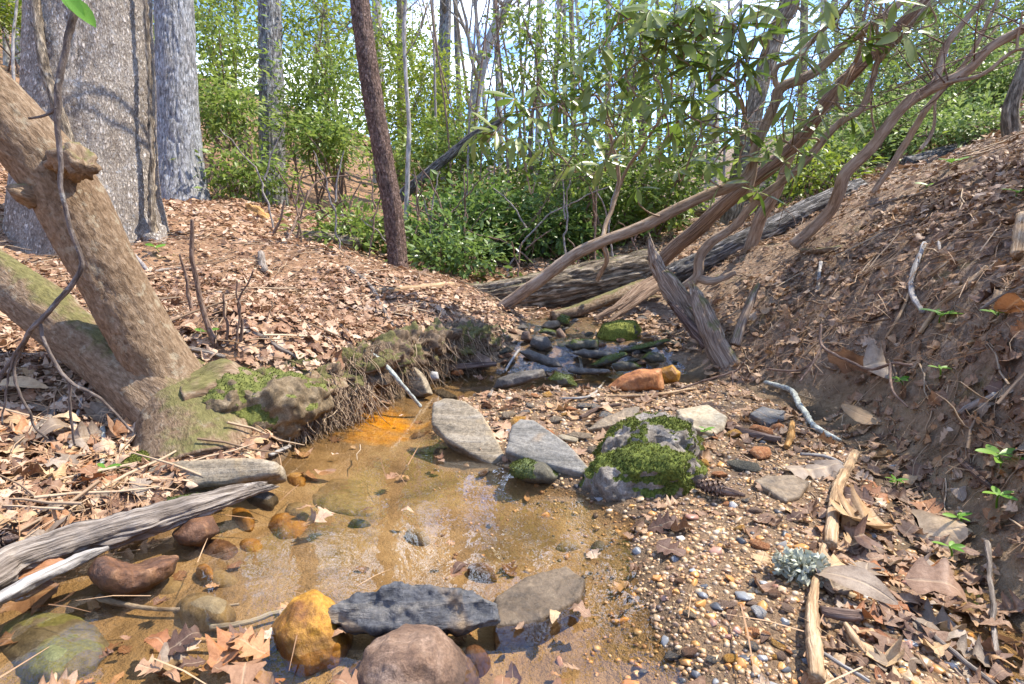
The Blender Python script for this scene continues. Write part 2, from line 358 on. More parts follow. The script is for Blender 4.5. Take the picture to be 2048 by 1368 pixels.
M['rock_submoss'] = mat_rock('rock_submoss', (.10, .09, .055), (.27, .235, .15), (.42, .385, .28), 9, moss=.04, wet=.5, mossc=((.07, .075, .02), (.19, .19, .07)))

DRY = {'tan': [(0, (.44, .28, .14)), (.5, (.54, .37, .2)), (1, (.62, .46, .28))],
       'russet': [(0, (.30, .12, .05)), (.5, (.40, .18, .075)), (1, (.47, .24, .11))],
       'brown': [(0, (.20, .115, .07)), (.5, (.29, .175, .11)), (1, (.36, .235, .155))],
       'greybrown': [(0, (.22, .165, .115)), (.5, (.31, .24, .175)), (1, (.41, .335, .26))],
       'dark': [(0, (.09, .05, .035)), (.5, (.14, .08, .055)), (1, (.2, .12, .085))]}
for k, s in DRY.items(): M['dry_' + k] = mat_leaf('dry_leaf_' + k, s, 'obj', .12, .55, vein=1.)
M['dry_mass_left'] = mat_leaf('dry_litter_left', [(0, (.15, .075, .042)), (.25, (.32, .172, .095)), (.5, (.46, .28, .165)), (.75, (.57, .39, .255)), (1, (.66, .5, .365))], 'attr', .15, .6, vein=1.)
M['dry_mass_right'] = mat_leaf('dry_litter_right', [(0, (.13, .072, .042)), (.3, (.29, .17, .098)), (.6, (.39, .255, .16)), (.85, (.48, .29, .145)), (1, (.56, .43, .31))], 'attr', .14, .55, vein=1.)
M['laurel'] = mat_leaf('laurel_leaf', [(0, (.12, .19, .034)), (.5, (.22, .31, .058)), (1, (.35, .42, .1))], 'attr', .5, .4, spec=.4)
M['laurel_yellow'] = mat_leaf('laurel_yellow_leaf', [(0, (.14, .21, .022)), (.5, (.25, .33, .038)), (1, (.37, .4, .065))], 'attr', .5, .4, spec=.35)
M['dark_shrub'] = mat_leaf('dark_shrub_leaf', [(0, (.08, .15, .035)), (.5, (.155, .245, .055)), (1, (.26, .36, .085))], 'attr', .45, .32, spec=.5)
M['pale_shrub'] = mat_leaf('pale_shrub_leaf', [(0, (.13, .21, .05)), (.5, (.22, .31, .075)), (1, (.34, .41, .14))], 'attr', .45, .45)
M['rhodo_leaf'] = mat_leaf('rhodo_leaf', [(0, (.085, .15, .022)), (.5, (.13, .21, .032)), (1, (.2, .265, .055))], 'obj', .45, .3, under=(.24, .28, .06), spec=.55)
M['green_leaf'] = mat_leaf('green_leaf', [(0, (.13, .3, .03)), (1, (.24, .42, .06))], 'obj', .4, .4)
M['moss_tuft'] = mat_leaf('moss_tuft', [(0, (.06, .075, .014)), (.55, (.145, .165, .03)), (1, (.3, .29, .065))], 'attr', .3, .8)
M['dry_grass'] = mat_leaf('needle', [(0, (.22, .12, .06)), (.5, (.36, .21, .11)), (1, (.5, .34, .2))], 'attr', .1, .6)
M['root_hair'] = mat_leaf('root_hair', [(0, (.15, .095, .055)), (.5, (.31, .215, .135)), (1, (.5, .38, .25))], 'attr', .05, .8)
M['lichen'] = mat_leaf('lichen', [(0, (.36, .38, .29)), (1, (.58, .6, .48))], 'attr', .2, .9)
M['gravel'] = mat_leaf('gravel', [(0, (.06, .055, .055)), (.15, (.2, .11, .06)), (.35, (.36, .2, .095)), (.55, (.48, .28, .11)), (.72, (.33, .235, .15)), (.88, (.48, .32, .15)), (1, (.54, .43, .31))], 'attr', .0, .45, spec=.45)
for nm, st in {'tan': [(0, (.36, .24, .13)), (1, (.52, .38, .22))], 'orange': [(0, (.42, .18, .05)), (1, (.58, .3, .09))], 'grey': [(0, (.16, .165, .17)), (1, (.33, .34, .34))],
               'dark': [(0, (.045, .048, .055)), (1, (.10, .105, .115))], 'white': [(0, (.5, .47, .41)), (1, (.66, .63, .57))], 'red': [(0, (.3, .15, .1)), (1, (.42, .24, .17))], 'brown': [(0, (.2, .125, .07)), (1, (.32, .21, .13))]}.items():
    M['peb_' + nm] = mat_leaf('pebble_' + nm, st, 'obj', 0., .42, spec=.45)

def mat_ground():
    m, nt, b, o = new_mat('ground')
    pw = vec(nt, 'World')
    n1 = noise(nt, pw, 4.5, 7, .68, .6); n2 = noise(nt, pw, 40, 5, .7); n3 = noise(nt, pw, 170, 3, .7)
    soil = ramp(nt, n2, [(.3, (.10, .064, .04)), (.5, (.25, .172, .114)), (.7, (.38, .28, .195))])
    duff = ramp(nt, n2, [(.3, (.12, .06, .032)), (.5, (.27, .155, .085)), (.72, (.45, .29, .175))])
    a = N(nt, "Attribute"); a.attribute_name = 'gmask'; sp = N(nt, "SeparateXYZ"); nt.links.new(a.outputs['Vector'], sp.inputs[0])
    bank = mixc(nt, sp.outputs[2], soil, duff)
    mossk = maprange(nt, noise(nt, pw, 3.3, 6, .7), .58, .66, 0, .8)
    bank = mixc(nt, math_(nt, 'MULTIPLY', mossk, .6), bank, ramp(nt, n3, [(.3, (.05, .055, .012)), (.7, (.15, .15, .035))]))
    sand = ramp(nt, n2, [(.25, (.19, .125, .06)), (.5, (.30, .205, .105)), (.75, (.38, .28, .155))])
    silt = ramp(nt, n1, [(.36, (.09, .058, .028)), (.5, (.25, .165, .083)), (.66, (.39, .285, .16))])
    sand = mixc(nt, .72, sand, silt)
    bed = mixc(nt, sp.outputs[1], sand, ramp(nt, n3, [(.3, (.10, .06, .034)), (.5, (.23, .145, .08)), (.7, (.36, .245, .14))]))
    # iron stain in the channel beside the left bank
    st = N(nt, "VectorMath"); st.operation = 'DISTANCE'; g = N(nt, "NewGeometry"); nt.links.new(g.outputs['Position'], st.inputs[0]); st.inputs[1].default_value = tuple(G(765, 850))
    k = maprange(nt, math_(nt, 'ADD', st.outputs['Value'], math_(nt, 'MULTIPLY', noise(nt, pw, 9, 4), .3)), .20, .34, 1, 0)
    bed = mixc(nt, k, bed, ramp(nt, n2, [(.3, (.5, .18, .006)), (.7, (.85, .44, .02))]))
    c = mixc(nt, sp.outputs[0], bank, bed)
    pz = N(nt, 'SeparateXYZ'); nt.links.new(g.outputs['Position'], pz.inputs[0])
    wz = math_(nt, 'MULTIPLY', maprange(nt, math_(nt, 'ADD', pz.outputs[2], math_(nt, 'MULTIPLY', n2, .03)), .018, .06, 1, 0), maprange(nt, pz.outputs[2], -.012, 0, 0, 1))
    c = mixc(nt, math_(nt, 'MULTIPLY', wz, .62), c, (.05, .03, .016))
    nt.links.new(c, b.inputs['Base Color']); nt.links.new(maprange(nt, sp.outputs[0], 0, 1, .95, .5), b.inputs['Roughness'])
    b.inputs['Specular IOR Level'].default_value = .25
    bump(nt, b, math_(nt, 'ADD', n2, math_(nt, 'MULTIPLY', n3, .5)), .8, .02)
    return m
def mat_water(name, tint, sc=8., strength=.035):
    m, nt, b, o = new_mat(name); nt.nodes.remove(b)
    tr = N(nt, "BsdfTransparent"); tr.inputs[0].default_value = (*tint, 1)
    gl = N(nt, "BsdfGlossy"); gl.inputs['Roughness'].default_value = .0
    v = vec(nt, 'World', (1, .8, 1))
    n1 = noise(nt, v, sc, 3, .5, .8); n2 = noise(nt, v, sc * 4.2, 2, .5, .5)
    h = math_(nt, 'ADD', n1, math_(nt, 'MULTIPLY', n2, .22))
    bp = N(nt, "Bump"); bp.inputs['Strength'].default_value = strength; bp.inputs['Distance'].default_value = .05
    nt.links.new(h, bp.inputs['Height']); nt.links.new(bp.outputs[0], gl.inputs['Normal'])
    ge = N(nt, 'NewGeometry'); dp = N(nt, 'VectorMath'); dp.operation = 'DOT_PRODUCT'; nt.links.new(ge.outputs['Incoming'], dp.inputs[0]); nt.links.new(bp.outputs[0], dp.inputs[1])
    cs = math_(nt, 'SUBTRACT', 1.0, math_(nt, 'MINIMUM', math_(nt, 'ABSOLUTE', dp.outputs['Value']), 1.0))
    fz = math_(nt, 'ADD', math_(nt, 'MULTIPLY', math_(nt, 'POWER', cs, 3.2), .96), .04)
    mx = N(nt, "MixShader"); nt.links.new(fz, mx.inputs[0]); nt.links.new(tr.outputs[0], mx.inputs[1]); nt.links.new(gl.outputs[0], mx.inputs[2])
    nt.links.new(mx.outputs[0], o.inputs[0]); return m
M['ground'] = mat_ground()
M['water'] = mat_water('water', (.97, .885, .73))
M['water_fast'] = mat_water('water_fast', (.85, .8, .7), 16, .2)

# ------------------------------------------------------------------ mesh helpers
def mesh(name, v, faces, mat, attrs=None, smooth=True):
    """faces: list of int arrays (each (m,3) or (m,4))"""
    me = bpy.data.meshes.new(name); v = np.asarray(v, np.float32)
    faces = [np.asarray(f, np.int32) for f in (faces if isinstance(faces, list) else [faces]) if len(f)]
    me.vertices.add(len(v)); me.vertices.foreach_set('co', v.ravel())
    li = np.concatenate([f.ravel() for f in faces]); cnt = np.concatenate([np.full(len(f), f.shape[1]) for f in faces])
    me.loops.add(len(li)); me.loops.foreach_set('vertex_index', li)
    me.polygons.add(len(cnt)); me.polygons.foreach_set('loop_start', np.concatenate([[0], np.cumsum(cnt)[:-1]]).astype(np.int32))
    try: me.polygons.foreach_set('loop_total', cnt.astype(np.int32))
    except Exception: pass
    if smooth: me.polygons.foreach_set('use_smooth', np.ones(len(cnt), bool))
    for k, a in (attrs or {}).items():
        a = np.asarray(a, np.float32)
        if a.ndim == 2:
            at = me.attributes.new(k, 'FLOAT_VECTOR', 'POINT'); at.data.foreach_set('vector', a.ravel())
        else:
            at = me.attributes.new(k, 'FLOAT', 'POINT'); at.data.foreach_set('value', a)
    me.materials.append(mat); me.update(calc_edges=True); me.validate()
    return me
def obj(name, me, parent=None, loc=None, rot=None):
    o = bpy.data.objects.new(name, me); col.objects.link(o)
    if parent: o.parent = parent
    if loc is not None: o.location = tuple(loc)
    if rot is not None: o.rotation_euler = rot
    return o
def tag(o, label=None, cat=None, group=None, kind=None):
    if label: o['label'] = label
    if cat: o['category'] = cat
    if group: o['group'] = group
    if kind: o['kind'] = kind
    return o
def thing(name, label, cat, loc, group=None):
    o = bpy.data.objects.new(name, None); col.objects.link(o); o.location = tuple(loc); o.empty_display_size = .05
    return tag(o, label, cat, group)
def spline(pts, n):
    pts = np.asarray(pts, float)
    if len(pts) < 3:
        t = np.linspace(0, 1, n)[:, None]; return pts[0] * (1 - t) + pts[-1] * t
    q = np.vstack([2 * pts[0] - pts[1], pts, 2 * pts[-1] - pts[-2]]); m = len(pts) - 1
    seg = np.linalg.norm(np.diff(pts[:, :3], axis=0), axis=1); cs = np.concatenate([[0], np.cumsum(seg)]) / seg.sum()
    s = np.linspace(0, 1, n); k = np.clip(np.searchsorted(cs, s, 'right') - 1, 0, m - 1)
    t = ((s - cs[k]) / np.maximum(cs[k + 1] - cs[k], 1e-9))[:, None]
    a, b, c, d = q[k], q[k + 1], q[k + 2], q[k + 3]
    return .5 * (2 * b + (c - a) * t + (2 * a - 5 * b + 4 * c - d) * t ** 2 + (3 * b - a - 3 * c + d) * t ** 3)
def frames(p):
    t = np.gradient(p, axis=0); t /= np.linalg.norm(t, axis=1, keepdims=True) + 1e-12
    u = np.cross(t[0], [0.3, 1, .2]); u /= np.linalg.norm(u); us = [u]
    for k in range(1, len(p)):
        u = us[-1] - t[k] * (us[-1] @ t[k]); us.append(u / (np.linalg.norm(u) + 1e-12))
    us = np.array(us); return t, us, np.cross(t, us)
def tube_arr(pts, rad, seg=10, n=None, lump=.08, lumpf=3.0, bark=None, wob=0., seed=0, flat=1.0, splinter=0.):
    """tapered, uneven limb; returns verts, quads, tris, bc attribute"""
    pts = np.asarray(pts, float); rad = np.asarray(rad, float)
    L = np.linalg.norm(np.diff(pts, axis=0), axis=1).sum()
    n = n or int(np.clip(L / max(rad.mean() * .8, .004), 6, 120))
    if np.isscalar(rad) or rad.ndim == 0: rad = np.full(len(pts), float(rad))
    pr = spline(np.hstack([pts, rad[:, None]]), n); p, r = pr[:, :3], np.maximum(pr[:, 3], .0004)
    if wob:
        s = np.linspace(0, 1, n) * L
        w = np.stack([fbm(np.stack([s / (rad.mean() * 14), 0 * s + 9.1 * j, 0 * s], 1), 2, seed + j) for j in range(3)], 1)
        p = p + w * wob * np.minimum(1, np.arange(n) / 3)[:, None]
    t, u, w_ = frames(p); a = np.linspace(0, 2 * math.pi, seg, endpoint=False)
    s = np.concatenate([[0], np.cumsum(np.linalg.norm(np.diff(p, axis=0), axis=1))])
    R0 = rad.max()
    bc = np.stack([np.cos(a)[None, :] * r[:, None], np.sin(a)[None, :] * r[:, None], np.repeat(s[:, None], seg, 1)], -1).reshape(-1, 3)
    bcn = np.stack([np.cos(a)[None, :] * np.full((n, 1), R0), np.sin(a)[None, :] * np.full((n, 1), R0), np.repeat(s[:, None], seg, 1)], -1).reshape(-1, 3)
    rr = r[:, None] * np.ones((1, seg))
    rr = rr * (1 + lump * fbm(bcn / R0 * np.array([1, 1, .6]) * lumpf * .4, 3, seed + 11).reshape(n, seg) * 1.6)
    if bark:
        amp, fr, st = bark
        q = bcn * np.array([fr, fr, fr * st])
        q = q + .35 * np.stack([vnoise(q * .7, seed + 40), vnoise(q * .7 + 5, seed + 41), vnoise(q * .5, seed + 42)], 1)
        f = 1 - np.abs(vnoise(q, seed + 21)) * 1.6; f2 = 1 - np.abs(vnoise(q * 1.9 + 3, seed + 22)) * 1.6
        rr = rr - amp * (np.clip(f, 0, 1) ** 3 + .6 * np.clip(f2, 0, 1) ** 3).reshape(n, seg)
    vv = p[:, None, :] + u[:, None, :] * (np.cos(a)[None, :, None] * rr[..., None]) + w_[:, None, :] * (np.sin(a)[None, :, None] * rr[..., None] * flat)
    if splinter:
        k = max(2, n // 6); dl = splinter * vnoise(np.stack([np.cos(a) * 3, np.sin(a) * 3, 0 * a + seed], 1), seed + 5)
        for j in range(k): vv[n - 1 - j] += t[n - 1 - j] * (dl * (1 - j / k) ** 2)[:, None]
    v = vv.reshape(-1, 3)
    i = np.arange(n - 1)[:, None] * seg + np.arange(seg)[None, :]; j = np.arange(n - 1)[:, None] * seg + (np.arange(seg)[None, :] + 1) % seg
    q = np.stack([i, j, j + seg, i + seg], -1).reshape(-1, 4)
    v = np.vstack([v, vv[0].mean(0), vv[-1].mean(0) - (t[-1] * splinter * .6 if splinter else 0)]); bc = np.vstack([bc, bc[0] * 0, bc[-1] * [0, 0, 1]])
    c0, c1 = len(v) - 2, len(v) - 1; k = np.arange(seg); k2 = (k + 1) % seg
    tr = np.vstack([np.stack([k2, k, k * 0 + c0], 1), np.stack([k + (n - 1) * seg, k2 + (n - 1) * seg, k * 0 + c1], 1)])
    return v, q, tr, bc
class Acc:
    def __init__(s): s.v, s.q, s.t, s.bc, s.n = [], [], [], [], 0
    def tube(s, *a, **k):
        v, q, t, bc = tube_arr(*a, **k); s.v.append(v); s.q.append(q + s.n); s.t.append(t + s.n); s.bc.append(bc); s.n += len(v); return s
    def build(s, name, mat, parent=None, origin=None):
        v = np.vstack(s.v)
        if origin is not None: v = v - np.asarray(origin)
        return obj(name, mesh(name, v, [np.vstack(s.q), np.vstack(s.t)], mat, {'bc': np.vstack(s.bc)}), parent)
def limb(name, pts, rad, mat, parent=None, origin=(0, 0, 0), **kw):
    return Acc().tube(pts, rad, **kw).build(name, mat, parent, origin)
def pxr(w, d): return .5 * w / FPX * d          # radius from a width in pixels
def path(spec):
    """[(px, py, width px, depth), ...] -> points, radii"""
    return np.array([P(a, b, d) for a, b, w, d in spec]), np.array([pxr(w, d) for a, b, w, d in spec])

# ------------------------------------------------------------------ ground
def build_ground():
    r = np.concatenate([np.geomspace(.25, 6, 280), np.geomspace(6.12, 120, 80)])
    th = np.concatenate([np.linspace(-52, 52, 300), np.linspace(54, 306, 64)]); th = np.radians(th)
    n, k = len(r), len(th)
    X = (r[:, None] * np.sin(th)[None, :]).ravel(); Y = (r[:, None] * np.cos(th)[None, :]).ravel()
    Z, fb, fbar = height(X, Y, True)
    duff = sstep(-.1, .25, -X + .08 * Y * 0 - .25 + .5 * sstep(3.2, 5, Y)) 
    fbar = np.maximum(fbar, 0); wet = fb * sstep(2.72, 2.95, Y)
    v = np.stack([X, Y, Z], 1)
    i = np.arange(n - 1)[:, None] * k + np.arange(k)[None, :]; j = np.arange(n - 1)[:, None] * k + (np.arange(k)[None, :] + 1) % k
    q = np.stack([i, i + k, j + k, j], -1).reshape(-1, 4)
    c = len(v); v = np.vstack([v, [0, 0, hz(0, 0)]]); gm = np.stack([fb * (1 - wet), fbar, duff * (1 - wet)], 1); gm = np.vstack([gm, [1, 0, 0]])
    kk = np.arange(k); t = np.stack([kk, (kk + 1) % k, kk * 0 + c], 1)
    tag(obj('ground', mesh('ground', v, [q, t[:, ::-1]], M['ground'], {'gmask': gm})), kind='structure')
build_ground()
def water_sheet(name, x0, x1, y0, y1, z, mat, nx=60, ny=60, fn=None):
    gx, gy = np.meshgrid(np.linspace(x0, x1, nx), np.linspace(y0, y1, ny)); gx, gy = gx.ravel(), gy.ravel()
    zz = np.full(gx.shape, z) if fn is None else fn(gx, gy)
    i = (np.arange(ny - 1)[:, None] * nx + np.arange(nx - 1)[None, :]).ravel()
    tag(obj(name, mesh(name, np.stack([gx, gy, zz], 1), np.stack([i, i + 1, i + nx + 1, i + nx], 1), mat)), kind='structure')
water_sheet('water', -2.2, 1.6, -1.5, 2.84, 0.0, M['water'])
water_sheet('water', -.15, 1.15, 2.74, 3.75, .1, M['water_fast'], 40, 60,
            lambda x, y: sstep(2.7, 3.15, y) * .13 + sstep(3.1, 3.7, y) * .075 - .006)

# ------------------------------------------------------------------ trees
def flare_path(base, top, r0, r1, flare=1.5, n=7, bend=(0, 0)):
    base, top = np.asarray(base, float), np.asarray(top, float); t = np.array([0, .03, .08, .2, .45, .7, 1.0])
    p = base[None] * (1 - t[:, None]) + top[None] * t[:, None]
    p[:, 0] += bend[0] * np.sin(t * math.pi); p[:, 1] += bend[1] * np.sin(t * math.pi)
    r = r0 + (r1 - r0) * t; r[0] *= flare; r[1] *= 1 + (flare - 1) * .45; r[2] *= 1 + (flare - 1) * .15
    return p, r
def branches(acc, p0, dirn, L, r, depth_=2, seed=0, k=4):
    R = np.random.default_rng(seed)
    dirn = np.asarray(dirn, float) / np.linalg.norm(dirn)
    pts = [np.asarray(p0, float)]
    for s in range(4):
        dirn = dirn + R.normal(0, .16, 3) + np.array([0, 0, .06]); dirn /= np.linalg.norm(dirn); pts.append(pts[-1] + dirn * L / 4)
    acc.tube(pts, np.linspace(r, r * .35, 5), seg=4, n=5, lump=.0, seed=seed)
    if depth_ > 0:
        for j in range(k):
            f = R.uniform(.25, 1); a = pts[int(f * 3.99)] * (1 - (f * 4) % 1) + pts[min(4, int(f * 3.99) + 1)] * ((f * 4) % 1)
            dd = dirn + R.normal(0, .6, 3); branches(acc, a, dd, L * R.uniform(.4, .65), r * .45, depth_ - 1, seed * 7 + j + 1, k)
def tree(name, label, cat, base, top, r0, r1, mat, seg=24, n=60, bark=None, flare=1.4, bend=(0, 0), group=None, crown=0, seed=0, lump=.06, cfrom=.5):
    t = thing(name, label, cat, base, group)
    p, r = flare_path(base, top, r0, r1, flare, bend=bend); p[0, 2] -= .12 + r0 * .2
    limb('trunk', p, r, mat, t, base, seg=seg, n=n, bark=bark, lump=lump, seed=seed)
    if crown:
        R = np.random.default_rng(seed + 99); a = Acc()
        for k in range(crown):
            f = R.uniform(cfrom, .98); q = p[0] * (1 - f) + p[-1] * f; q[0] += bend[0] * math.sin(f * math.pi); q[1] += bend[1] * math.sin(f * math.pi)
            ang = R.uniform(0, 2 * math.pi); L = R.uniform(.8, 2.0) * (1.2 - f * .5) * max(.5, r0 / .12)
            branches(a, q, (math.cos(ang), math.sin(ang), R.uniform(.5, 1.4)), L, max(r0 * .28, .006), 2, seed * 31 + k, 3)
        a.build('crown', mat, t, base)
    return t
# big tulip poplar
b1 = P(190, 512, 4.05); b1[2] = hz(b1[0], b1[1]) - .02
big = tree('poplar_tree', 'very wide pale grey tree trunk with flaky bark at the left', 'tree', b1, P(172, -1500, 4.1), .392, .37, M['bark_poplar'], seg=190, n=340, bark=(.010, 30, .5), flare=1.32, seed=3)
for k, (px, py, d, qx, qy) in enumerate([(40, 520, 3.8, 120, 440), (110, 540, 3.55, 130, 450), (330, 520, 3.75, 290, 430), (240, 530, 3.6, 230, 450)]):
    e = P(px, py, d); e[2] = hz(e[0], e[1]) - .04
    s = P(qx, qy, 4.02); m_ = (e + s) / 2; m_[2] -= .04
    limb('root', [s, m_, e], [.085, .075, .03], M['bark_poplar'] if k != 0 else M['bark_smooth'], big, b1, seg=16, n=24, lump=.2, seed=k, bark=(.008, 22, .5))
b2 = P(362, 412, 6.3); b2[2] = hz(b2[0], b2[1]) - .02
tree('grey_tree', 'blue grey straight furrowed trunk just right of the widest trunk', 'tree', b2, P(322, -800, 6.4), .225, .165, M['bark_grey'], seg=150, n=320, bark=(.016, 20, .22), flare=1.45, seed=5)
b3 = P(547, 415, 9.0); b3[2] = hz(b3[0], b3[1]) - .03
tree('grey_tree', 'grey trunk dark near its foot standing among bright green laurels', 'tree', b3, P(528, -600, 9.2), .205, .145, M['bark_grey_dark'], seg=90, n=200, bark=(.018, 16, .25), flare=1.3, seed=6, crown=4, cfrom=.8)
# brown slim tree
t4 = thing('brown_tree', 'slim reddish brown trunk leaning left out of the leafy bank', 'tree', G(798, 546))
o4 = np.array(t4.location)
p, r = path([(798, 560, 52, 4.3), (797, 535, 43, 4.3), (793, 490, 40, 4.3), (782, 400, 40, 4.28), (762, 290, 40, 4.25), (745, 190, 41, 4.22), (729, 80, 40, 4.2), (717, -20, 40, 4.2), (690, -300, 36, 4.2), (670, -600, 28, 4.2)])
limb('trunk', p, r, M['bark_brown'], t4, o4, seg=64, n=260, bark=(.006, 55, .35), lump=.05, seed=8)
a = Acc()
for k in range(5): branches(a, p[-1] if k < 2 else p[-2], (math.cos(k * 1.3), math.sin(k * 1.3), 1.2), 1.2, .02, 2, 500 + k, 3)
a.build('crown', M['bark_brown'], t4, o4)

# double-stemmed leaning tree in the left foreground
bf = P(375, 835, 1.72); bf[2] = hz(bf[0], bf[1])
ft = thing('leaning_tree', 'smooth brown double trunk leaning left from the mossy stream bank', 'tree', bf)
p, r = path([(408, 960, 270, 1.62), (395, 885, 225, 1.67), (372, 820, 180, 1.70), (345, 770, 158, 1.71), (300, 690, 140, 1.68), (245, 600, 136, 1.64), (195, 510, 138, 1.60), (140, 400, 146, 1.56), (85, 320, 150, 1.52), (0, 225, 150, 1.46), (-120, 100, 150, 1.38), (-420, -250, 140, 1.25), (-650, -700, 100, 1.2)]); r[3:] *= .85
ftk = limb('trunk', p, r, M['bark_smooth'], ft, bf, seg=80, n=220, lump=.10, lumpf=2.2, bark=(.004, 70, .6), seed=12)
p, r = path([(372, 865, 150, 1.685), (338, 822, 138, 1.675), (285, 775, 122, 1.675), (212, 716, 106, 1.70), (125, 648, 100, 1.74), (45, 588, 96, 1.78), (-40, 528, 92, 1.82), (-250, 380, 85, 1.9), (-600, 100, 70, 2.0)])
limb('stem', p, r, M['bark_smooth'], ft, bf, seg=60, n=150, lump=.09, bark=(.0025, 50, .8), seed=13)
p, r = path([(125, 330, 60, 1.50), (150, 318, 62, 1.44), (168, 345, 40, 1.41)])
limb('burl', p, r, M['bark_smooth'], ftk, bf, seg=28, n=24, lump=.45, lumpf=5, seed=14)
p, r = path([(70, 395, 44, 1.49), (40, 385, 36, 1.46), (14, 374, 9, 1.45)])
limb('branch_stub', p, r, M['bark_smooth'], ftk, bf, seg=20, n=14, lump=.3, seed=15)
for k, sp in enumerate([[(390, 810, 150, 1.72), (450, 800, 130, 1.76), (530, 800, 100, 1.84), (610, 790, 70, 1.93), (680, 780, 40, 2.05)],
                        [(350, 850, 120, 1.68), (300, 880, 80, 1.62), (250, 890, 50, 1.58)], [(400, 850, 110, 1.68), (450, 870, 80, 1.68), (520, 880, 50, 1.72), (570, 890, 30, 1.78)],
                        [(390, 770, 90, 1.8), (470, 745, 70, 1.9), (560, 730, 50, 2.0), (640, 735, 40, 2.1)]]):
    p, r = path(sp)
    limb('root', p, r, M['bark_smooth'], ft, bf, seg=36, n=60, lump=.35, lumpf=5, seed=16 + k, wob=.012)

# (the mossy root mass of this tree is built with the stones below)
# bare hanging branch in front of it
def branch_thing(name, label, specs, mat, cat='branch', group=None, seg=8, wob=.006, seed=0, lump=.12, partname='twig', mainname='stem', world_=False, **kw):
    p, r = path(specs[0]) if not world_ else (np.array([x[:3] for x in specs[0]]), np.array([x[3] for x in specs[0]]))
    o = p[np.argmin(p[:, 2])].copy()
    if len(specs) == 1:
        ob = limb(name, p, r, mat, None, o, seg=seg, wob=wob, seed=seed, lump=lump, **kw); ob.location = tuple(o)
        return tag(ob, label, cat, group)
    t = thing(name, label, cat, o, group)
    limb(mainname, p, r, mat, t, o, seg=seg, wob=wob, seed=seed, lump=lump, **kw)
    for k, s in enumerate(specs[1:]):
        p, r = path(s); limb(partname, p, r, mat, t, o, seg=max(6, seg - 2), wob=wob * .6, seed=seed + k + 1, lump=lump)
    return t
hb = branch_thing('bare_branch', 'thin grey crooked branch hanging in front of the leaning trunk', [
    [(156, 10, 15, 1.02), (146, 60, 13, 1.02), (125, 130, 12, 1.02), (114, 212, 13, 1.02), (118, 300, 10, 1.03), (126, 370, 9, 1.04), (138, 440, 9, 1.05), (157, 530, 10, 1.06), (110, 600, 10, 1.06), (78, 648, 10, 1.06), (30, 702, 8, 1.07), (-20, 790, 7, 1.08)],
    [(114, 215, 8, 1.02), (90, 228, 6, 1.02), (56, 236, 5, 1.01)], [(80, 648, 7, 1.06), (92, 690, 7, 1.06), (137, 758, 7, 1.07), (205, 802, 6, 1.08), (266, 865, 5, 1.1)],
    [(45, 690, 6, 1.07), (28, 735, 6, 1.08), (38, 780, 5, 1.08), (60, 830, 5, 1.1), (95, 880, 4, 1.12)], [(137, 758, 5, 1.07), (140, 820, 5, 1.08), (150, 890, 4, 1.1)], [(30, 702, 5, 1.07), (12, 780, 4, 1.08), (6, 850, 3, 1.09)]],
    M['twig_dark'], seed=31, wob=.007)

# vines on the big tree
branch_thing('vine', 'pale smooth vine climbing the left side of the widest trunk', [[(70, -60, 17, 3.68), (76, 30, 17, 3.64), (86, 110, 18, 3.58), (103, 180, 18, 3.53), (125, 240, 18, 3.50), (140, 290, 17, 3.48), (150, 350, 17, 3.47), (170, 440, 17, 3.45), (190, 500, 17, 3.42)]], M['bark_log'], 'vine', seed=41, wob=.01)
branch_thing('vine', 'hairy brown vine running up the right edge of the widest trunk', [[(290, -60, 8, 3.95), (294, 60, 9, 3.95), (297, 180, 9, 3.94), (301, 280, 10, 3.93), (304, 380, 12, 3.9), (308, 460, 15, 3.84), (318, 505, 19, 3.76)]], M['bark_log'], 'vine', seed=42, lump=.5, wob=.01)

# ------------------------------------------------------------------ background trees
def bg_tree(label, spec, mat, top_py=-500, seg=14, n=50, name='bare_tree', group=None, crown=4, seed=0, bark=None, cat='tree'):
    p, r = path(spec); o = p[0].copy(); o[2] = hz(o[0], o[1]); p[0, 2] = min(p[0, 2], o[2] - .1)
    t = thing(name, label, cat, o, group)
    limb('trunk', p, r, mat, t, o, seg=seg, n=n, lump=.06, seed=seed, bark=bark)
    if crown:
        a = Acc(); R = np.random.default_rng(seed)
        for k in range(crown):
            f = R.uniform(.45, .98) * (len(p) - 1); i = int(f); q = p[i] * (1 - (f - i)) + p[min(i + 1, len(p) - 1)] * (f - i)
            ang = R.uniform(0, 6.28); rr = r[min(i, len(r) - 1)]
            branches(a, q, (math.cos(ang), math.sin(ang) * .7, R.uniform(.4, 1.3)), R.uniform(.5, 1.3) * min(2.0, rr * 16 + .4), rr * .4, 2, seed * 13 + k, 3)
        a.build('crown', mat, t, o)
    return t
bg_tree('dark grey trunk rising out of green laurels against blue sky', [(884, 420, 30, 12), (886, 180, 27, 12), (890, 60, 25, 12), (893, -100, 23, 12), (895, -500, 18, 12)], M['bark_grey_dark'], seed=51, bark=(.012, 18, .3))
bg_tree('thin white bare sapling just right of the slim brown trunk', [(806, 372, 11, 6.0), (816, 320, 10, 6.0), (818, 250, 9, 6.0), (812, 160, 8, 6.0), (808, 60, 8, 6.0), (812, -20, 7, 6.0), (815, -300, 4, 6.0)], M['bark_pale'], seed=52, name='sapling', cat='sapling', crown=3, seg=8)
bg_tree('pale trunk slanting right behind the middle of the wood', [(932, 420, 26, 12), (936, 340, 24, 12), (950, 205, 22, 12), (978, 85, 20, 12), (1017, 0, 17, 12), (1100, -250, 12, 12)], M['bark_pale'], seed=53, crown=6)
bg_tree('tan trunk behind the thin white sapling', [(806, 400, 24, 14), (805, 200, 21, 14), (803, 60, 20, 14), (802, -300, 14, 14)], M['bark_log'], seed=54)
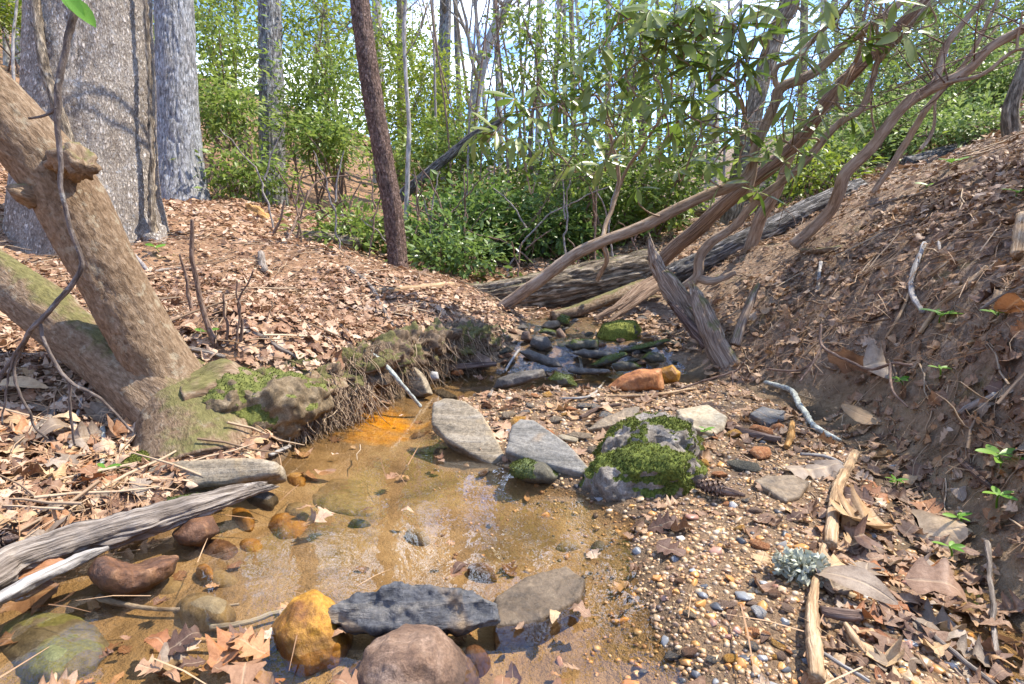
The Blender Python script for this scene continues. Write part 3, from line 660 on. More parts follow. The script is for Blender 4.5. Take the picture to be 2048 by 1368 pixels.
bg_tree('whitish trunk glimpsed above the laurels right of the slim brown trunk', [(757, 400, 24, 14.5), (757, 160, 21, 14.5), (754, 40, 20, 14.5), (752, -300, 14, 14.5)], M['bark_pale'], seed=55)
bg_tree('leaning shaggy barked trunk behind the rhododendron whorls', [(1452, 480, 44, 6.0), (1465, 420, 40, 6.0), (1490, 300, 38, 6.0), (1518, 180, 37, 6.0), (1555, 60, 36, 6.0), (1590, -40, 34, 6.0), (1650, -400, 24, 6.2)], M['bark_log'], seed=56, seg=40, n=140, bark=(.014, 26, .12), crown=5)
bg_tree('straight pale trunk behind the hanging rhododendron leaves', [(1422, 440, 26, 11), (1426, 250, 24, 11), (1430, 60, 22, 11), (1434, -300, 16, 11)], M['bark_pale'], seed=57)
bg_tree('dark trunk behind the thick rhododendron foliage', [(1288, 430, 17, 10), (1284, 300, 16, 10), (1290, 150, 15, 10), (1285, 0, 14, 10), (1290, -300, 9, 10)], M['bark_brown'], seed=58)
bg_tree('crooked mossy trunk at the right edge above the leafy slope', [(2034, 300, 34, 3.5), (2020, 245, 30, 3.5), (2024, 205, 26, 3.5), (2045, 150, 26, 3.5), (2075, 60, 24, 3.5), (2120, -200, 16, 3.5)], M['bark_log'], seed=59, seg=20, crown=2)
for k, (bx, by, w, d, tx) in enumerate([(14, 150, 12, 10, 8), (38, 145, 13, 10.5, 22), (52, 150, 8, 9.5, 60), (28, 140, 6, 9, 36)]):
    bg_tree('pale slender trunk on the slope left of the widest trunk', [(bx, by + 40, w, d), (bx - 2, by - 60, w * .9, d), (tx, -60, w * .8, d), (tx - 5, -500, w * .5, d)], M['bark_pale'], seed=60 + k, group='pale trunks left of the widest trunk', seg=8, crown=2, name='slender_tree')
R_ = np.random.default_rng(77)
for k in range(34):      # bare wood against the sky
    bx = [590, 655, 690, 850, 905, 925, 960, 985, 1005, 1030, 1055, 1075, 1098, 1130, 1150, 1180, 1215, 1250, 1320, 1352, 1385, 1468, 1600, 1640, 1680, 1720, 1775, 1815, 1850, 1890, 1930, 1965, 2000, 470][k]
    d = R_.uniform(11, 22); w = R_.uniform(6, 17) * (1.2 if bx > 1100 else 1); lean = R_.normal(0, 26)
    m_ = M[['bark_pale', 'bark_greylog', 'bark_log', 'bark_pale'][k % 4]]
    zone = 'left of the slim brown trunk' if bx < 700 else ('in the gap of blue sky' if bx < 1010 else ('behind the drooping rhododendron whorls' if bx < 1420 else ('beyond the shaggy leaning stem' if bx < 1750 else 'above the crest at the far right')))
    tone = ['pale', 'dark grey', 'tan', 'whitish'][k % 4]; lb = f'{tone} slender bare trunk {zone}'
    bg_tree(lb, [(bx, 430 if bx < 1550 else 330, w, d), (bx + lean * .3, 250, w * .9, d), (bx + lean * .7, 80, w * .8, d), (bx + lean, -80, w * .7, d), (bx + lean * 1.5, -450, w * .4, d)],
            m_, seed=100 + k, group=lb, seg=8, n=26, name='slender_tree', crown=5)
for k in range(16):      # thin bare saplings
    bx = [872, 895, 912, 938, 948, 968, 990, 1012, 1040, 1065, 1108, 1165, 1300, 1340, 1405, 1450][k]
    d = R_.uniform(6.5, 9.5); w = R_.uniform(3, 5.5); lean = R_.normal(10, 34)
    lb = f"thin {'brown' if k % 3 else 'grey'} bare sapling " + ('in the gap of blue sky left of the pale slanting trunk' if bx < 950 else ('in the blue gap right of the pale slanting trunk' if bx < 1030 else ('behind the leftmost rhododendron whorls' if bx < 1200 else 'behind the thick rhododendron foliage')))
    bg_tree(lb, [(bx - lean * .4, 440, w * 1.3, d), (bx, 260, w, d), (bx + lean * .5, 100, w * .9, d), (bx + lean, -60, w * .7, d), (bx + lean * 1.4, -250, w * .4, d)],
            M['twig_brown'] if k % 3 else M['twig_grey'], seed=150 + k, group=lb, seg=6, n=24, name='sapling', crown=7, cat='sapling')
branch_thing('broken_tree', 'broken grey trunk leaning right across the green shrubs', [[(795, 400, 22, 6.2), (850, 350, 20, 6.1), (905, 305, 18, 6.0), (950, 270, 16, 5.9), (1010, 240, 14, 5.8)]], M['bark_greylog'], 'tree', seed=71, seg=16, wob=.01)

# ------------------------------------------------------------------ shrubs
def leaf4():
    v = np.array([[0, 0, 0], [.5, .21, .035], [.5, -.21, .035], [1, 0, -.06], [.5, 0, -.02]], float)
    return v, np.array([[0, 4, 1], [0, 2, 4], [4, 3, 1], [2, 3, 4]])
def leaf2():
    v = np.array([[0, 0, 0], [.5, .21, .03], [.5, -.21, .03], [1, 0, -.06]], float)
    return v, np.array([[0, 2, 1], [2, 3, 1]])
def rots(dirs, nrm):
    x = dirs / (np.linalg.norm(dirs, axis=1, keepdims=True) + 1e-9)
    z = nrm - x * (nrm * x).sum(1, keepdims=True); z /= np.linalg.norm(z, axis=1, keepdims=True) + 1e-9
    return np.stack([x, np.cross(z, x), z], -1)
def scatter_mesh(base, R, S, T, tint, name, mat, origin=None, smooth=False):
    v0, f0 = base; n, k = len(T), len(v0)
    v = np.einsum('nij,kj->nki', R, v0) * np.asarray(S).reshape(-1, 1, 1) + T[:, None, :]
    v = v.reshape(-1, 3); f = (f0[None] + (np.arange(n) * k)[:, None, None]).reshape(-1, f0.shape[1])
    if origin is not None: v = v - np.asarray(origin)
    return mesh(name, v, f, mat, {'tint': np.repeat(tint, k)}, smooth)
def shrub(label, cx, cy, w, h, d, nclus, mat, leaf=.065, per=34, name='laurel_shrub', cat='shrub', group=None, seed=0, stems=4, lift=.07, twigmat='twig_brown', thick=.9, ground_=True, csz=.17, stem_w=.016):
    R = np.random.default_rng(seed + 1000)
    c = P(cx, cy, d); rx, rz = .5 * w / FPX * d, .5 * h / FPX * d; ry = min(rx, rz) * thick
    u = R.normal(size=(nclus, 3)); u /= np.linalg.norm(u, axis=1, keepdims=True); u *= R.uniform(.25, 1, (nclus, 1)) ** .5
    cl = c + u * np.array([rx, ry, rz])
    gz = height(cl[:, 0], cl[:, 1]); cl[:, 2] = np.maximum(cl[:, 2], gz + lift * R.uniform(1, 1.5, nclus))
    b = np.array([c[0] + R.normal(0, .1), c[1] + .1, 0]); b[2] = hz(b[0], b[1])
    t = thing(name, label, cat, b, group)
    a = Acc(); ends = []
    for s in range(stems):
        e = cl[R.integers(nclus)]; bs = b + np.array([R.normal(0, rx * .25), R.normal(0, .1), 0]); bs[2] = hz(bs[0], bs[1]) - .05
        m1 = bs * .65 + e * .35 + R.normal(0, .1, 3); m2 = bs * .3 + e * .7 + R.normal(0, .12, 3)
        L = np.linalg.norm(e - bs); a.tube([bs, m1, m2, e], np.array([1, .75, .5, .25]) * stem_w * min(2.2, .6 + L * .5), seg=6, n=12, lump=.1, seed=seed + s); ends += [m1, m2, e, (m1 + m2) / 2, (m2 + e) / 2]
    a.build('stem', M[twigmat], t, b)
    ends = np.array(ends); tw = Acc()
    for q in cl:
        k = np.argmin(((ends - q) ** 2).sum(1) * R.uniform(.6, 1.6, len(ends))); s = ends[k]; m_ = (s + q) / 2 + R.normal(0, .05, 3) - [0, 0, .04]
        tw.tube([s, m_, q], [.006, .004, .002], seg=3, n=5, lump=0)
    tw.build('twig', M[twigmat], t, b)['kind'] = 'stuff'
    n = nclus * per; ci = np.repeat(np.arange(nclus), per)
    off = R.normal(size=(n, 3)) * np.array([csz, csz, csz * .6]) * min(1.6, .55 + d / 12); T = cl[ci] + off
    dirs = off + R.normal(0, .12, (n, 3)) + np.array([0, 0, -.05]); nr = np.array([0, -.15, 1.0]) + R.normal(0, .55, (n, 3))
    S = leaf * R.uniform(.6, 1.3, n); tint = np.clip(R.normal(.5, .22, n) + R.normal(0, .12, nclus)[ci], 0, 1)
    keep = T[:, 2] > height(T[:, 0], T[:, 1]) + .01
    fo = obj('foliage', scatter_mesh(leaf4() if d < 7.5 else leaf2(), rots(dirs, nr)[keep], S[keep], T[keep], tint[keep], 'foliage', mat, b), t); fo['kind'] = 'stuff'
    return t
LA, LY, DK, PL = M['laurel'], M['laurel_yellow'], M['dark_shrub'], M['pale_shrub']
BL = [('bright green laurel right behind the blue grey trunk', 425, 140, 110, 260, 8.0, 36, LA), ('tall laurel filling the gap between the two grey trunks', 465, 60, 140, 240, 10.2, 46, LY),
      ('bright laurel right of the dark footed grey trunk', 635, 200, 130, 210, 8.2, 46, LA), ('tall yellow green laurel left of the slim brown trunk', 645, 90, 150, 240, 10, 54, LY),
      ('laurel branch hanging low beside the blue grey trunk', 445, 235, 110, 100, 7.2, 20, LA), ('laurel spreading over the brown slope left of the slim trunk', 660, 290, 130, 110, 7.4, 26, LA),
      ('yellow green laurel right of the thin white sapling', 870, 220, 150, 260, 9.0, 56, LY), ('laurel between the slim brown trunk and the white sapling', 780, 200, 110, 300, 9.6, 46, LY),
      ('laurel crown below the dark grey trunk', 850, 130, 120, 150, 11, 26, LY), ('green laurel at the foot of the thin white sapling', 880, 320, 200, 120, 7.2, 44, LA),
      ('laurel on the slope at the upper left corner', 30, 90, 90, 220, 9.5, 26, LY), ('little low laurel in front of the dark footed trunk', 492, 352, 130, 80, 6.6, 22, LA),
      ('laurel leaning in behind the dark footed trunk', 570, 235, 90, 120, 9.8, 14, LA),
      ('dark leafy shrub just right of the slim brown trunk', 880, 465, 140, 120, 5.4, 40, DK), ('dark leafy shrub left of the slim brown trunk', 725, 475, 110, 100, 5.3, 24, LA),
      ('dense dark shrub behind the end of the big log', 985, 450, 170, 150, 5.9, 52, DK), ('low dark shrub spilling over the leafy bank', 900, 515, 130, 60, 4.75, 24, DK),
      ('dark shrub above the middle of the big log', 1090, 470, 150, 120, 5.9, 44, DK), ('green shrub behind the long arching limb', 1195, 440, 170, 130, 6.4, 44, LA),
      ('broad green shrub in the middle behind the dark shrubs', 1080, 370, 230, 140, 7.4, 56, LA), ('small green shrub in front of the orange rotten log', 690, 470, 60, 60, 5.1, 9, LA),
      ('loose green shrub high against the blue sky', 1080, 110, 170, 220, 6.8, 32, LA), ('leafy green crown left of the shaggy trunk', 1245, 110, 200, 240, 6.5, 40, LA),
      ('green foliage behind the drooping rhododendron whorls', 1190, 300, 190, 190, 5.6, 30, LA), ('green tree crown behind the hanging rhododendron leaves', 1370, 110, 170, 200, 7.5, 28, LA),
      ('green shrub under the drooping rhododendron whorls', 1340, 330, 180, 200, 6.0, 38, LA), ('low green shrub under the shaggy leaning stem', 1310, 430, 180, 110, 6.8, 36, LA),
      ('pale shrub beneath the shaggy leaning stem', 1600, 320, 150, 130, 6.2, 34, PL), ('pale small leaved shrub between the two thick stems', 1700, 230, 190, 180, 7.6, 54, PL),
      ('pale shrub on the crest behind the grey cut log', 1790, 265, 180, 110, 6.2, 40, PL), ('pale sunlit shrub behind the forked right stem', 1850, 150, 210, 200, 7.8, 56, PL),
      ('pale leafy shrub at the right edge above the slope', 1980, 190, 170, 190, 6.4, 52, PL), ('pale shrub in the upper right corner', 1980, 50, 200, 180, 8.0, 48, PL),
      ('low pale shrub at the top of the leafy slope', 1930, 265, 150, 60, 4.9, 22, PL), ('yellow green shrub just above the grey fallen log', 1650, 345, 120, 60, 5.2, 16, LY),
      ('sparse pale crown near the top between the right stems', 1720, 70, 180, 140, 9.0, 30, PL)]
for k, (lb, cx, cy, w, h, d, nc, mt) in enumerate(BL):
    per = 66 if d > 7 else 54
    lf = {LA: .092, LY: .09, DK: .1, PL: .068}[mt]
    if mt is PL: per, nc = per + 24, int(nc * 1.35)
    shrub(lb, cx, cy, w * 1.08, h * 1.08, d, int(nc * {LA: .95, LY: 1.0, DK: .75, PL: 1.0}[mt]), mt, leaf=lf * (1 if d > 5.6 else .8), per=per, lift=.75 if (cx < 800 and d >= 7.2 and mt in (LA, LY) and 'low' not in lb.replace('yellow', '')) else .07, seed=k, name={LA: 'laurel_shrub', LY: 'laurel_shrub', DK: 'leafy_shrub', PL: 'pale_shrub'}[mt])
# far wood that reads as one mass
def distant():
    R = np.random.default_rng(5); n = 60000; nc = 1100
    az = np.radians(np.where(R.uniform(size=nc) < .62, R.uniform(-50, -10, nc), R.uniform(-10, 50, nc))); rr = R.uniform(13, 30, nc); cx, cy = rr * np.sin(az), rr * np.cos(az); g = height(cx, cy)
    hmax = np.where((az > -.16) & (az < .0), 2.6, np.where((az >= 0) & (az < .3), 3.2, np.where(az < 0, 9.5, 7.5)))
    cz = g + R.uniform(0, 1, nc) ** 1.3 * hmax
    ci = R.integers(0, nc, n); T = np.stack([cx, cy, cz], 1)[ci] + R.normal(0, 1, (n, 3)) * np.array([.8, .8, .5])
    D = R.normal(0, 1, (n, 3)) * [1, 1, .5]; nr = np.array([0, 0, 1.]) + R.normal(0, .6, (n, 3))
    tag(obj('distant_woods', scatter_mesh(leaf2(), rots(D, nr), R.uniform(.11, .2, n), T, R.uniform(0, 1, n), 'distant_woods', PL)), 'pale green far wood seen between the trunks', 'woods', kind='stuff')
distant()

RD = np.random.default_rng(61)
for k in range(20):
    x0 = 560 + k * 37 + RD.normal(0, 12); d = RD.uniform(4.7, 5.3); y0 = 500 + RD.normal(0, 18); dx = RD.normal(0, 70); h = RD.uniform(50, 150)
    zone = 'left of the slim brown trunk' if x0 < 770 else ('between the slim brown trunk and the big log' if x0 < 960 else ('above the big log' if x0 < 1150 else 'behind the long arching limb'))
    lb = f"thin {'brown' if k % 3 else 'grey'} bare twig {zone}"
    b_ = P(x0, y0, d); zb = hz(b_[0], b_[1]); yb = CY - ((np.array([b_[0], b_[1], zb]) - CAM) @ U) / d * FPX
    branch_thing('bare_twig', lb, [[(x0, yb + 6, 4, d), (x0 + dx * .25, yb - h * .45, 4, d), (x0 + dx * .55, yb - h * .85, 3.4, d), (x0 + dx, yb - h * 1.15, 2.8, d - .1), (x0 + dx * 1.4, yb - h * 1.4, 2, d - .15)],
        [(x0 + dx * .3, yb - h * .7, 4, d), (x0 + dx * .1, yb - h * 1.1, 3, d), (x0 - dx * .2, yb - h * 1.4, 2, d)]], M['twig_brown'] if k % 3 else M['twig_grey'], group=lb, seed=700 + k, seg=6, wob=.02)
# ------------------------------------------------------------------ rhododendrons
def rleaf_mesh(seed):
    R = np.random.default_rng(seed); ts = np.array([0, .12, .3, .5, .7, .88, 1.0]); wd = np.array([.01, .045, .095, .118, .105, .06, .003])
    droop = R.uniform(.05, .22); fold = R.uniform(.15, .4); v = []
    for t, w in zip(ts, wd):
        z = -droop * t * t; v += [[t, w, z + fold * w], [t, 0, z], [t, -w, z + fold * w]]
    f = []
    for k in range(6):
        a = 3 * k; f += [[a, a + 1, a + 4, a + 3][::-1], [a + 1, a + 2, a + 5, a + 4][::-1]]
    return mesh('rhododendron_leaf', v, np.array(f), M['rhodo_leaf'])
RL = [rleaf_mesh(k) for k in range(6)]
def rhodo(label, stems, whorls, seed=0, group=None, mats=None, shag=(), tangle=22):
    p0, r0 = path(stems[0]); o = p0[0].copy(); t = thing('rhododendron', label, 'rhododendron', o, group); allp = []
    for k, s in enumerate(stems):
        p, r = path(s)
        r = r * .9
        limb('stem' if k < 1 else 'branch', p, r, M['bark_rhodo'] if k not in shag else M['bark_shaggy'], t, o, seg=18 if r.max() > .02 else 10, n=90, lump=.09, lumpf=2.5, seed=seed + k, wob=.008, bark=(.0015, 60, .2) if k not in shag else (.006, 70, .06))
        q = spline(p, 40); allp.append(q)
    allp = np.vstack(allp); R = np.random.default_rng(seed + 5); cnt = 0; extra = []
    for (wx, wy, d, nl, sz) in whorls:
        c = P(wx, wy, d); ax = np.array([R.normal(0, .3), -.35 + R.normal(0, .25), .85 + R.normal(0, .15)]); ax /= np.linalg.norm(ax)
        dist = np.linalg.norm(allp - c, axis=1) * R.uniform(.85, 1.25, len(allp)); s = allp[np.argmin(dist)]
        L = np.linalg.norm(c - s); m1 = s * .6 + c * .4 + R.normal(0, .05 * min(L, 1), 3) - [0, 0, .06 * L]; m2 = c - ax * min(.1, L * .4) + R.normal(0, .01, 3)
        limb('twig', [s, m1, m2, c], [.0065, .005, .004, .0035], M['bark_rhodo'], t, o, seg=6, n=16, lump=.1, seed=cnt)
        allp = np.vstack([allp, spline([s, m1, m2, c], 8)[2:6]])
        x = np.cross(ax, [.3, .9, .2]); x /= np.linalg.norm(x); y = np.cross(ax, x); a0 = R.uniform(0, 6.28)
        for j in range(nl):
            a = a0 + j * 6.283 / nl + R.normal(0, .18); el = R.uniform(-.75, .35)
            dv = (x * math.cos(a) + y * math.sin(a)) * math.cos(el) + ax * math.sin(el); dv[2] -= .12
            rm = rots(dv[None], (ax + R.normal(0, .25, 3))[None])[0]; ln = sz * R.uniform(.75, 1.2) / FPX * d
            mm = Matrix(((*rm[0], 0), (*rm[1], 0), (*rm[2], 0), (0, 0, 0, 1))); loc = c + dv * .008 - o
            lo = obj('leaf', RL[R.integers(6)], t); lo.matrix_local = Matrix.Translation(loc) @ mm @ Matrix.Diagonal((ln, ln * R.uniform(.85, 1.2), ln, 1)); cnt += 1
    a = Acc(); B = allp
    for k in range(tangle):
        q = B[R.integers(len(B) // 6, len(B))]; 
        if q[1] > 3.45: continue
        branches(a, q, (R.normal(-.2, .8), R.normal(0, .5), R.normal(.3, .6)), R.uniform(.25, .75), .0036, 2, seed * 77 + k, 3)
    if tangle and a.v: a.build('twigs', M['twig_brown'], t, o)['kind'] = 'stuff'
    return t
rhodo('long rhododendron limb arching right over the fallen log and forking skyward',
      [[(948, 640, 26, 3.65), (1000, 615, 27, 3.6), (1080, 560, 28, 3.5), (1145, 512, 28, 3.42), (1205, 482, 26, 3.36), (1290, 452, 25, 3.3), (1400, 397, 25, 3.22), (1490, 358, 25, 3.15), (1513, 290, 22, 3.1), (1550, 205, 24, 3.05), (1562, 176, 24, 3.03), (1632, 143, 21, 2.98), (1707, 75, 19, 2.9), (1792, 10, 16, 2.85), (1900, -90, 12, 2.8)],
       [(1560, 182, 16, 3.04), (1550, 160, 13, 3.03), (1556, 135, 11, 3.02), (1594, 116, 12, 3.0), (1655, 51, 11, 2.95), (1703, 0, 10, 2.9), (1760, -80, 8, 2.85)],
       [(1205, 480, 12, 3.36), (1212, 445, 10, 3.4), (1235, 380, 9, 3.45), (1228, 300, 8, 3.4), (1205, 215, 7, 3.3), (1190, 190, 5, 3.2)],
       [(1235, 385, 8, 3.45), (1260, 330, 8, 3.4), (1300, 270, 7, 3.3), (1330, 215, 6, 3.2), (1345, 150, 5, 3.1)],
       [(1205, 485, 13, 3.36), (1215, 520, 11, 3.45), (1195, 560, 10, 3.6)]],
      [(1029, 198, 3.1, 8, 56), (1075, 172, 3.1, 8, 50), (1115, 208, 3.0, 8, 58), (992, 262, 3.0, 10, 60), (951, 268, 3.05, 7, 50), (1036, 273, 3.0, 8, 56), (1156, 258, 2.95, 8, 62), (1070, 364, 3.1, 6, 56), (1279, 70, 2.8, 9, 70), (1325, 45, 2.8, 9, 72), (1222, 150, 2.9, 8, 60), (1210, 205, 2.9, 8, 62), (1320, 143, 2.8, 8, 66), (1275, 376, 3.0, 6, 54), (1333, 205, 2.8, 8, 70), (1180, 235, 3.0, 7, 54), (1130, 190, 3.0, 7, 50), (1345, 265, 2.9, 7, 60), (1250, 265, 3.0, 7, 50), (1365, 90, 2.75, 8, 72), (1300, 20, 2.7, 8, 72), (1240, 20, 2.8, 7, 60), (1095, 290, 3.1, 6, 52), (1150, 330, 3.1, 6, 54), (1210, 320, 3.05, 7, 56), (1180, 165, 3.0, 7, 56), (1145, 130, 3.0, 7, 54), (1200, 90, 2.9, 7, 58), (1290, 120, 2.85, 8, 62), (1280, 190, 2.9, 8, 60), (1385, 130, 2.8, 7, 62), (1000, 235, 3.1, 7, 50), (1060, 235, 3.05, 7, 52), (1310, 310, 3.0, 6, 54)], seed=1)
rhodo('low branching rhododendron with two splayed feet beside the snag',
      [[(1365, 575, 18, 3.55), (1396, 553, 22, 3.5), (1400, 515, 22, 3.48), (1425, 482, 21, 3.42), (1470, 452, 19, 3.35), (1508, 407, 18, 3.25), (1594, 342, 17, 3.1), (1676, 250, 16, 2.98), (1724, 219, 15, 2.93), (1751, 150, 13, 2.88), (1758, 122, 12, 2.85), (1830, 40, 10, 2.8), (1900, -40, 8, 2.75)],
       [(1396, 556, 20, 3.5), (1430, 560, 18, 3.45), (1472, 545, 14, 3.42)], [(1507, 405, 12, 3.25), (1500, 380, 11, 3.22), (1510, 330, 9, 3.2), (1498, 262, 7, 3.1), (1480, 200, 6, 3.0)],
       [(1724, 219, 7, 2.93), (1745, 214, 5, 2.9), (1752, 213, 4, 2.88)], [(1758, 125, 8, 2.85), (1752, 60, 7, 2.8), (1765, 0, 6, 2.75)]],
      [(1416, 325, 3.0, 7, 56), (1492, 263, 2.95, 7, 60), (1515, 383, 3.15, 6, 62), (1570, 328, 3.0, 5, 52), (1382, 188, 2.8, 8, 72), (1475, 116, 2.75, 9, 72), (1425, 140, 2.8, 8, 66), (1455, 180, 2.85, 6, 60), (1399, 51, 2.75, 9, 72), (1519, 68, 2.75, 9, 66), (1553, 18, 2.75, 8, 60), (1450, 30, 2.75, 8, 66), (1480, 320, 3.0, 5, 54), (1440, 225, 2.9, 6, 60), (1600, 0, 2.8, 7, 50), (1500, 10, 2.7, 8, 60), (1400, 265, 2.9, 7, 60), (1425, 90, 2.75, 8, 66), (1365, 20, 2.75, 8, 66), (1440, 370, 3.05, 5, 56), (1535, 300, 3.0, 5, 52), (1355, 340, 3.0, 6, 54), (1390, 10, 2.7, 7, 66), (1500, 150, 2.8, 7, 60), (1610, 250, 2.95, 4, 50), (1340, 60, 2.8, 8, 64), (1410, 0, 2.7, 8, 64), (1465, 80, 2.75, 8, 60), (1530, 110, 2.8, 7, 58), (1360, 240, 2.9, 7, 58), (1460, 250, 2.95, 6, 54), (1330, 90, 2.8, 8, 62), (1480, 50, 2.7, 8, 62)], seed=20)
rhodo('shaggy barked dead looking rhododendron stem slanting straight up to the right',
      [[(1300, 545, 34, 4.0), (1345, 500, 34, 3.9), (1392, 460, 34, 3.8), (1485, 376, 34, 3.6), (1587, 290, 32, 3.4), (1673, 181, 31, 3.2), (1775, 79, 28, 3.05), (1843, 10, 24, 2.95), (1950, -90, 18, 2.9)],
       [(1497, 510, 30, 4.0), (1520, 440, 27, 3.9), (1553, 386, 24, 3.8), (1575, 330, 20, 3.7), (1600, 280, 16, 3.6)],
       [(1673, 185, 12, 3.2), (1700, 140, 11, 3.1), (1720, 100, 9, 3.0), (1728, 30, 8, 2.95), (1745, -60, 6, 2.9)]],
      [(1676, 167, 2.9, 5, 52), (1741, 40, 2.75, 7, 66), (1806, 66, 2.7, 7, 62), (1690, 10, 2.8, 7, 56), (1860, 10, 2.7, 7, 52), (1640, 60, 2.75, 7, 60), (1600, 110, 2.8, 7, 58), (1580, 200, 2.9, 6, 54), (1640, 230, 2.95, 5, 50), (1560, 270, 3.0, 6, 54), (1770, 110, 2.8, 6, 56), (1650, 0, 2.7, 7, 60), (1700, 230, 2.9, 5, 50), (1790, 0, 2.7, 7, 56), (1610, 300, 3.0, 5, 50), (1730, 90, 2.8, 6, 56)], seed=40, shag=(0,))
rhodo('thick smooth rhododendron stem sweeping up to the right edge from the slope',
      [[(1585, 492, 24, 3.35), (1621, 460, 26, 3.3), (1660, 420, 26, 3.22), (1676, 386, 27, 3.15), (1692, 345, 28, 3.08), (1741, 297, 25, 2.98), (1809, 212, 25, 2.85), (1861, 178, 26, 2.78), (1929, 147, 22, 2.7), (1980, 96, 21, 2.62), (2048, 55, 20, 2.55), (2150, -20, 16, 2.45)],
       [(1854, 172, 9, 2.78), (1900, 166, 9, 2.72), (1963, 150, 9, 2.66), (2010, 115, 9, 2.6), (2031, 102, 8, 2.57), (2060, 96, 7, 2.5)],
       [(1865, 172, 19, 2.78), (1876, 130, 18, 2.78), (1890, 92, 16, 2.76), (1912, 60, 14, 2.74), (1963, 0, 11, 2.7), (2020, -70, 9, 2.65)],
       [(2031, 102, 6, 2.57), (2036, 70, 6, 2.55), (2048, 20, 5, 2.5)]],
      [], seed=60)
rhodo('thin dark rhododendron stem rising behind the thick right stem',
      [[(1745, 388, 12, 3.5), (1775, 345, 13, 3.45), (1809, 290, 15, 3.4), (1843, 232, 14, 3.3), (1895, 171, 11, 3.2), (1946, 102, 10, 3.1), (1997, 0, 8, 3.0), (2030, -80, 6, 3.0)],
       [(1752, 300, 5, 3.4), (1745, 240, 5, 3.35), (1735, 180, 4, 3.3)], [(1840, 300, 9, 3.5), (1865, 265, 8, 3.5), (1870, 200, 6, 3.45)]], [], seed=70)

# ------------------------------------------------------------------ logs, snag, driftwood
def log(name, label, spec, mat, seg=40, bark=(.01, 30, .2), n=120, lump=.08, cat='log', seed=0, wob=.01, ends=True, splinter=0., **kw):
    p, r = path(spec); o = p.mean(0); o[2] = p[:, 2].min()
    t = limb(name, p, r, mat, None, o, seg=seg, n=n, bark=bark, lump=lump, seed=seed, wob=wob, splinter=splinter, **kw); t.location = tuple(o)
    return tag(t, label, cat)
log('fallen_log', 'big rough barked fallen log lying across the head of the stream', [(925, 600, 66, 4.15), (960, 602, 70, 4.12), (1040, 594, 86, 4.08), (1150, 574, 92, 4.04), (1250, 552, 92, 4.02), (1310, 540, 84, 4.02)], M['bark_log'], seg=110, n=260, bark=(.020, 24, .12), seed=81, splinter=.08)
log('fallen_log', 'grey fallen log climbing the right slope behind the stems', [(1335, 560, 52, 4.3), (1420, 520, 52, 4.25), (1500, 482, 50, 4.2), (1580, 440, 46, 4.3), (1650, 405, 42, 4.4), (1720, 375, 38, 4.6)], M['bark_greylog'], seg=60, n=160, bark=(.012, 30, .15), seed=82)
t = log('fallen_log', 'grey log with a brown cut end lying along the crest of the slope', [(1812, 336, 42, 4.75), (1870, 318, 44, 4.8), (1950, 295, 42, 4.9), (2060, 262, 38, 5.0)], M['bark_greylog'], seg=40, n=100, seed=83)
log('fallen_branch', 'mossy thick branch sloping below the big log', [(1105, 632, 20, 3.55), (1150, 622, 26, 3.6), (1200, 603, 26, 3.7), (1265, 578, 26, 3.85), (1300, 558, 20, 3.95)], M['bark_smooth'], seg=20, n=60, cat='branch', bark=(.002, 40, .3), seed=84)
for k, sp in enumerate([[(1190, 640, 10, 3.45), (1240, 610, 18, 3.55), (1290, 572, 24, 3.7), (1340, 545, 20, 3.85)], [(1215, 645, 8, 3.4), (1265, 610, 14, 3.5), (1315, 575, 18, 3.65), (1350, 560, 14, 3.75)], [(1235, 620, 6, 3.5), (1280, 590, 14, 3.6), (1330, 560, 16, 3.75)]]):
    log('splintered_wood', ['splintered brown wood strip nearest the big log', 'splintered brown wood strip lowest over the cascade', 'short splintered wood strip between two longer ones'][k], sp, M['bark_shaggy'], seg=14, n=60, bark=(.006, 70, .06), cat='wood', seed=85 + k, flat=.5, splinter=.05)
log('rotten_log', 'orange rotten log lying on the leafy left bank', [(555, 480, 18, 5.0), (585, 478, 30, 5.0), (640, 478, 34, 5.0), (690, 484, 32, 5.0), (720, 488, 24, 5.0)], M['bark_log'], seg=30, n=70, seed=90)
log('rotten_wood', 'crumbling bright orange wood chunk below the dark footed trunk', [(488, 412, 10, 5.9), (510, 425, 26, 5.8), (535, 442, 30, 5.7), (560, 458, 22, 5.6)], M['wood_rot'], seg=24, n=50, lump=.35, bark=(.02, 24, .2), cat='wood', seed=91, splinter=.08)
log('fallen_log', 'brown fallen log far behind the green shrubs in the middle', [(1120, 468, 26, 6.6), (1200, 452, 26, 6.7), (1300, 436, 24, 6.8), (1440, 418, 22, 6.9)], M['bark_log'], seg=24, n=70, seed=92)
# snag: two broken dead stumps
sb = G(1460, 765)
sn = thing('dead_snag', 'splintered dead snag with a mossy foot standing at the right of the cascade', 'snag', sb)
p, r = path([(1470, 775, 62, 2.72), (1455, 735, 56, 2.74), (1430, 690, 52, 2.78), (1408, 635, 44, 2.84), (1392, 590, 30, 2.9), (1386, 572, 16, 2.92)])
limb('stump', p, r * .9, M['wood_snag'], sn, sb, seg=44, n=110, bark=(.008, 40, .07), lump=.22, lumpf=3, seed=95, splinter=.05, flat=.7)
p, r = path([(1425, 680, 50, 2.9), (1385, 640, 54, 2.95), (1350, 590, 50, 3.0), (1322, 545, 40, 3.05), (1305, 505, 22, 3.08), (1298, 478, 8, 3.1)])
limb('splinter', p, r * .8, M['wood_snag'], sn, sb, seg=40, n=100, bark=(.010, 36, .06), lump=.3, lumpf=3, seed=96, splinter=.05, flat=.55)
p, r = path([(1415, 690, 26, 2.82), (1380, 650, 22, 2.86), (1350, 615, 14, 2.9), (1340, 605, 6, 2.92)])
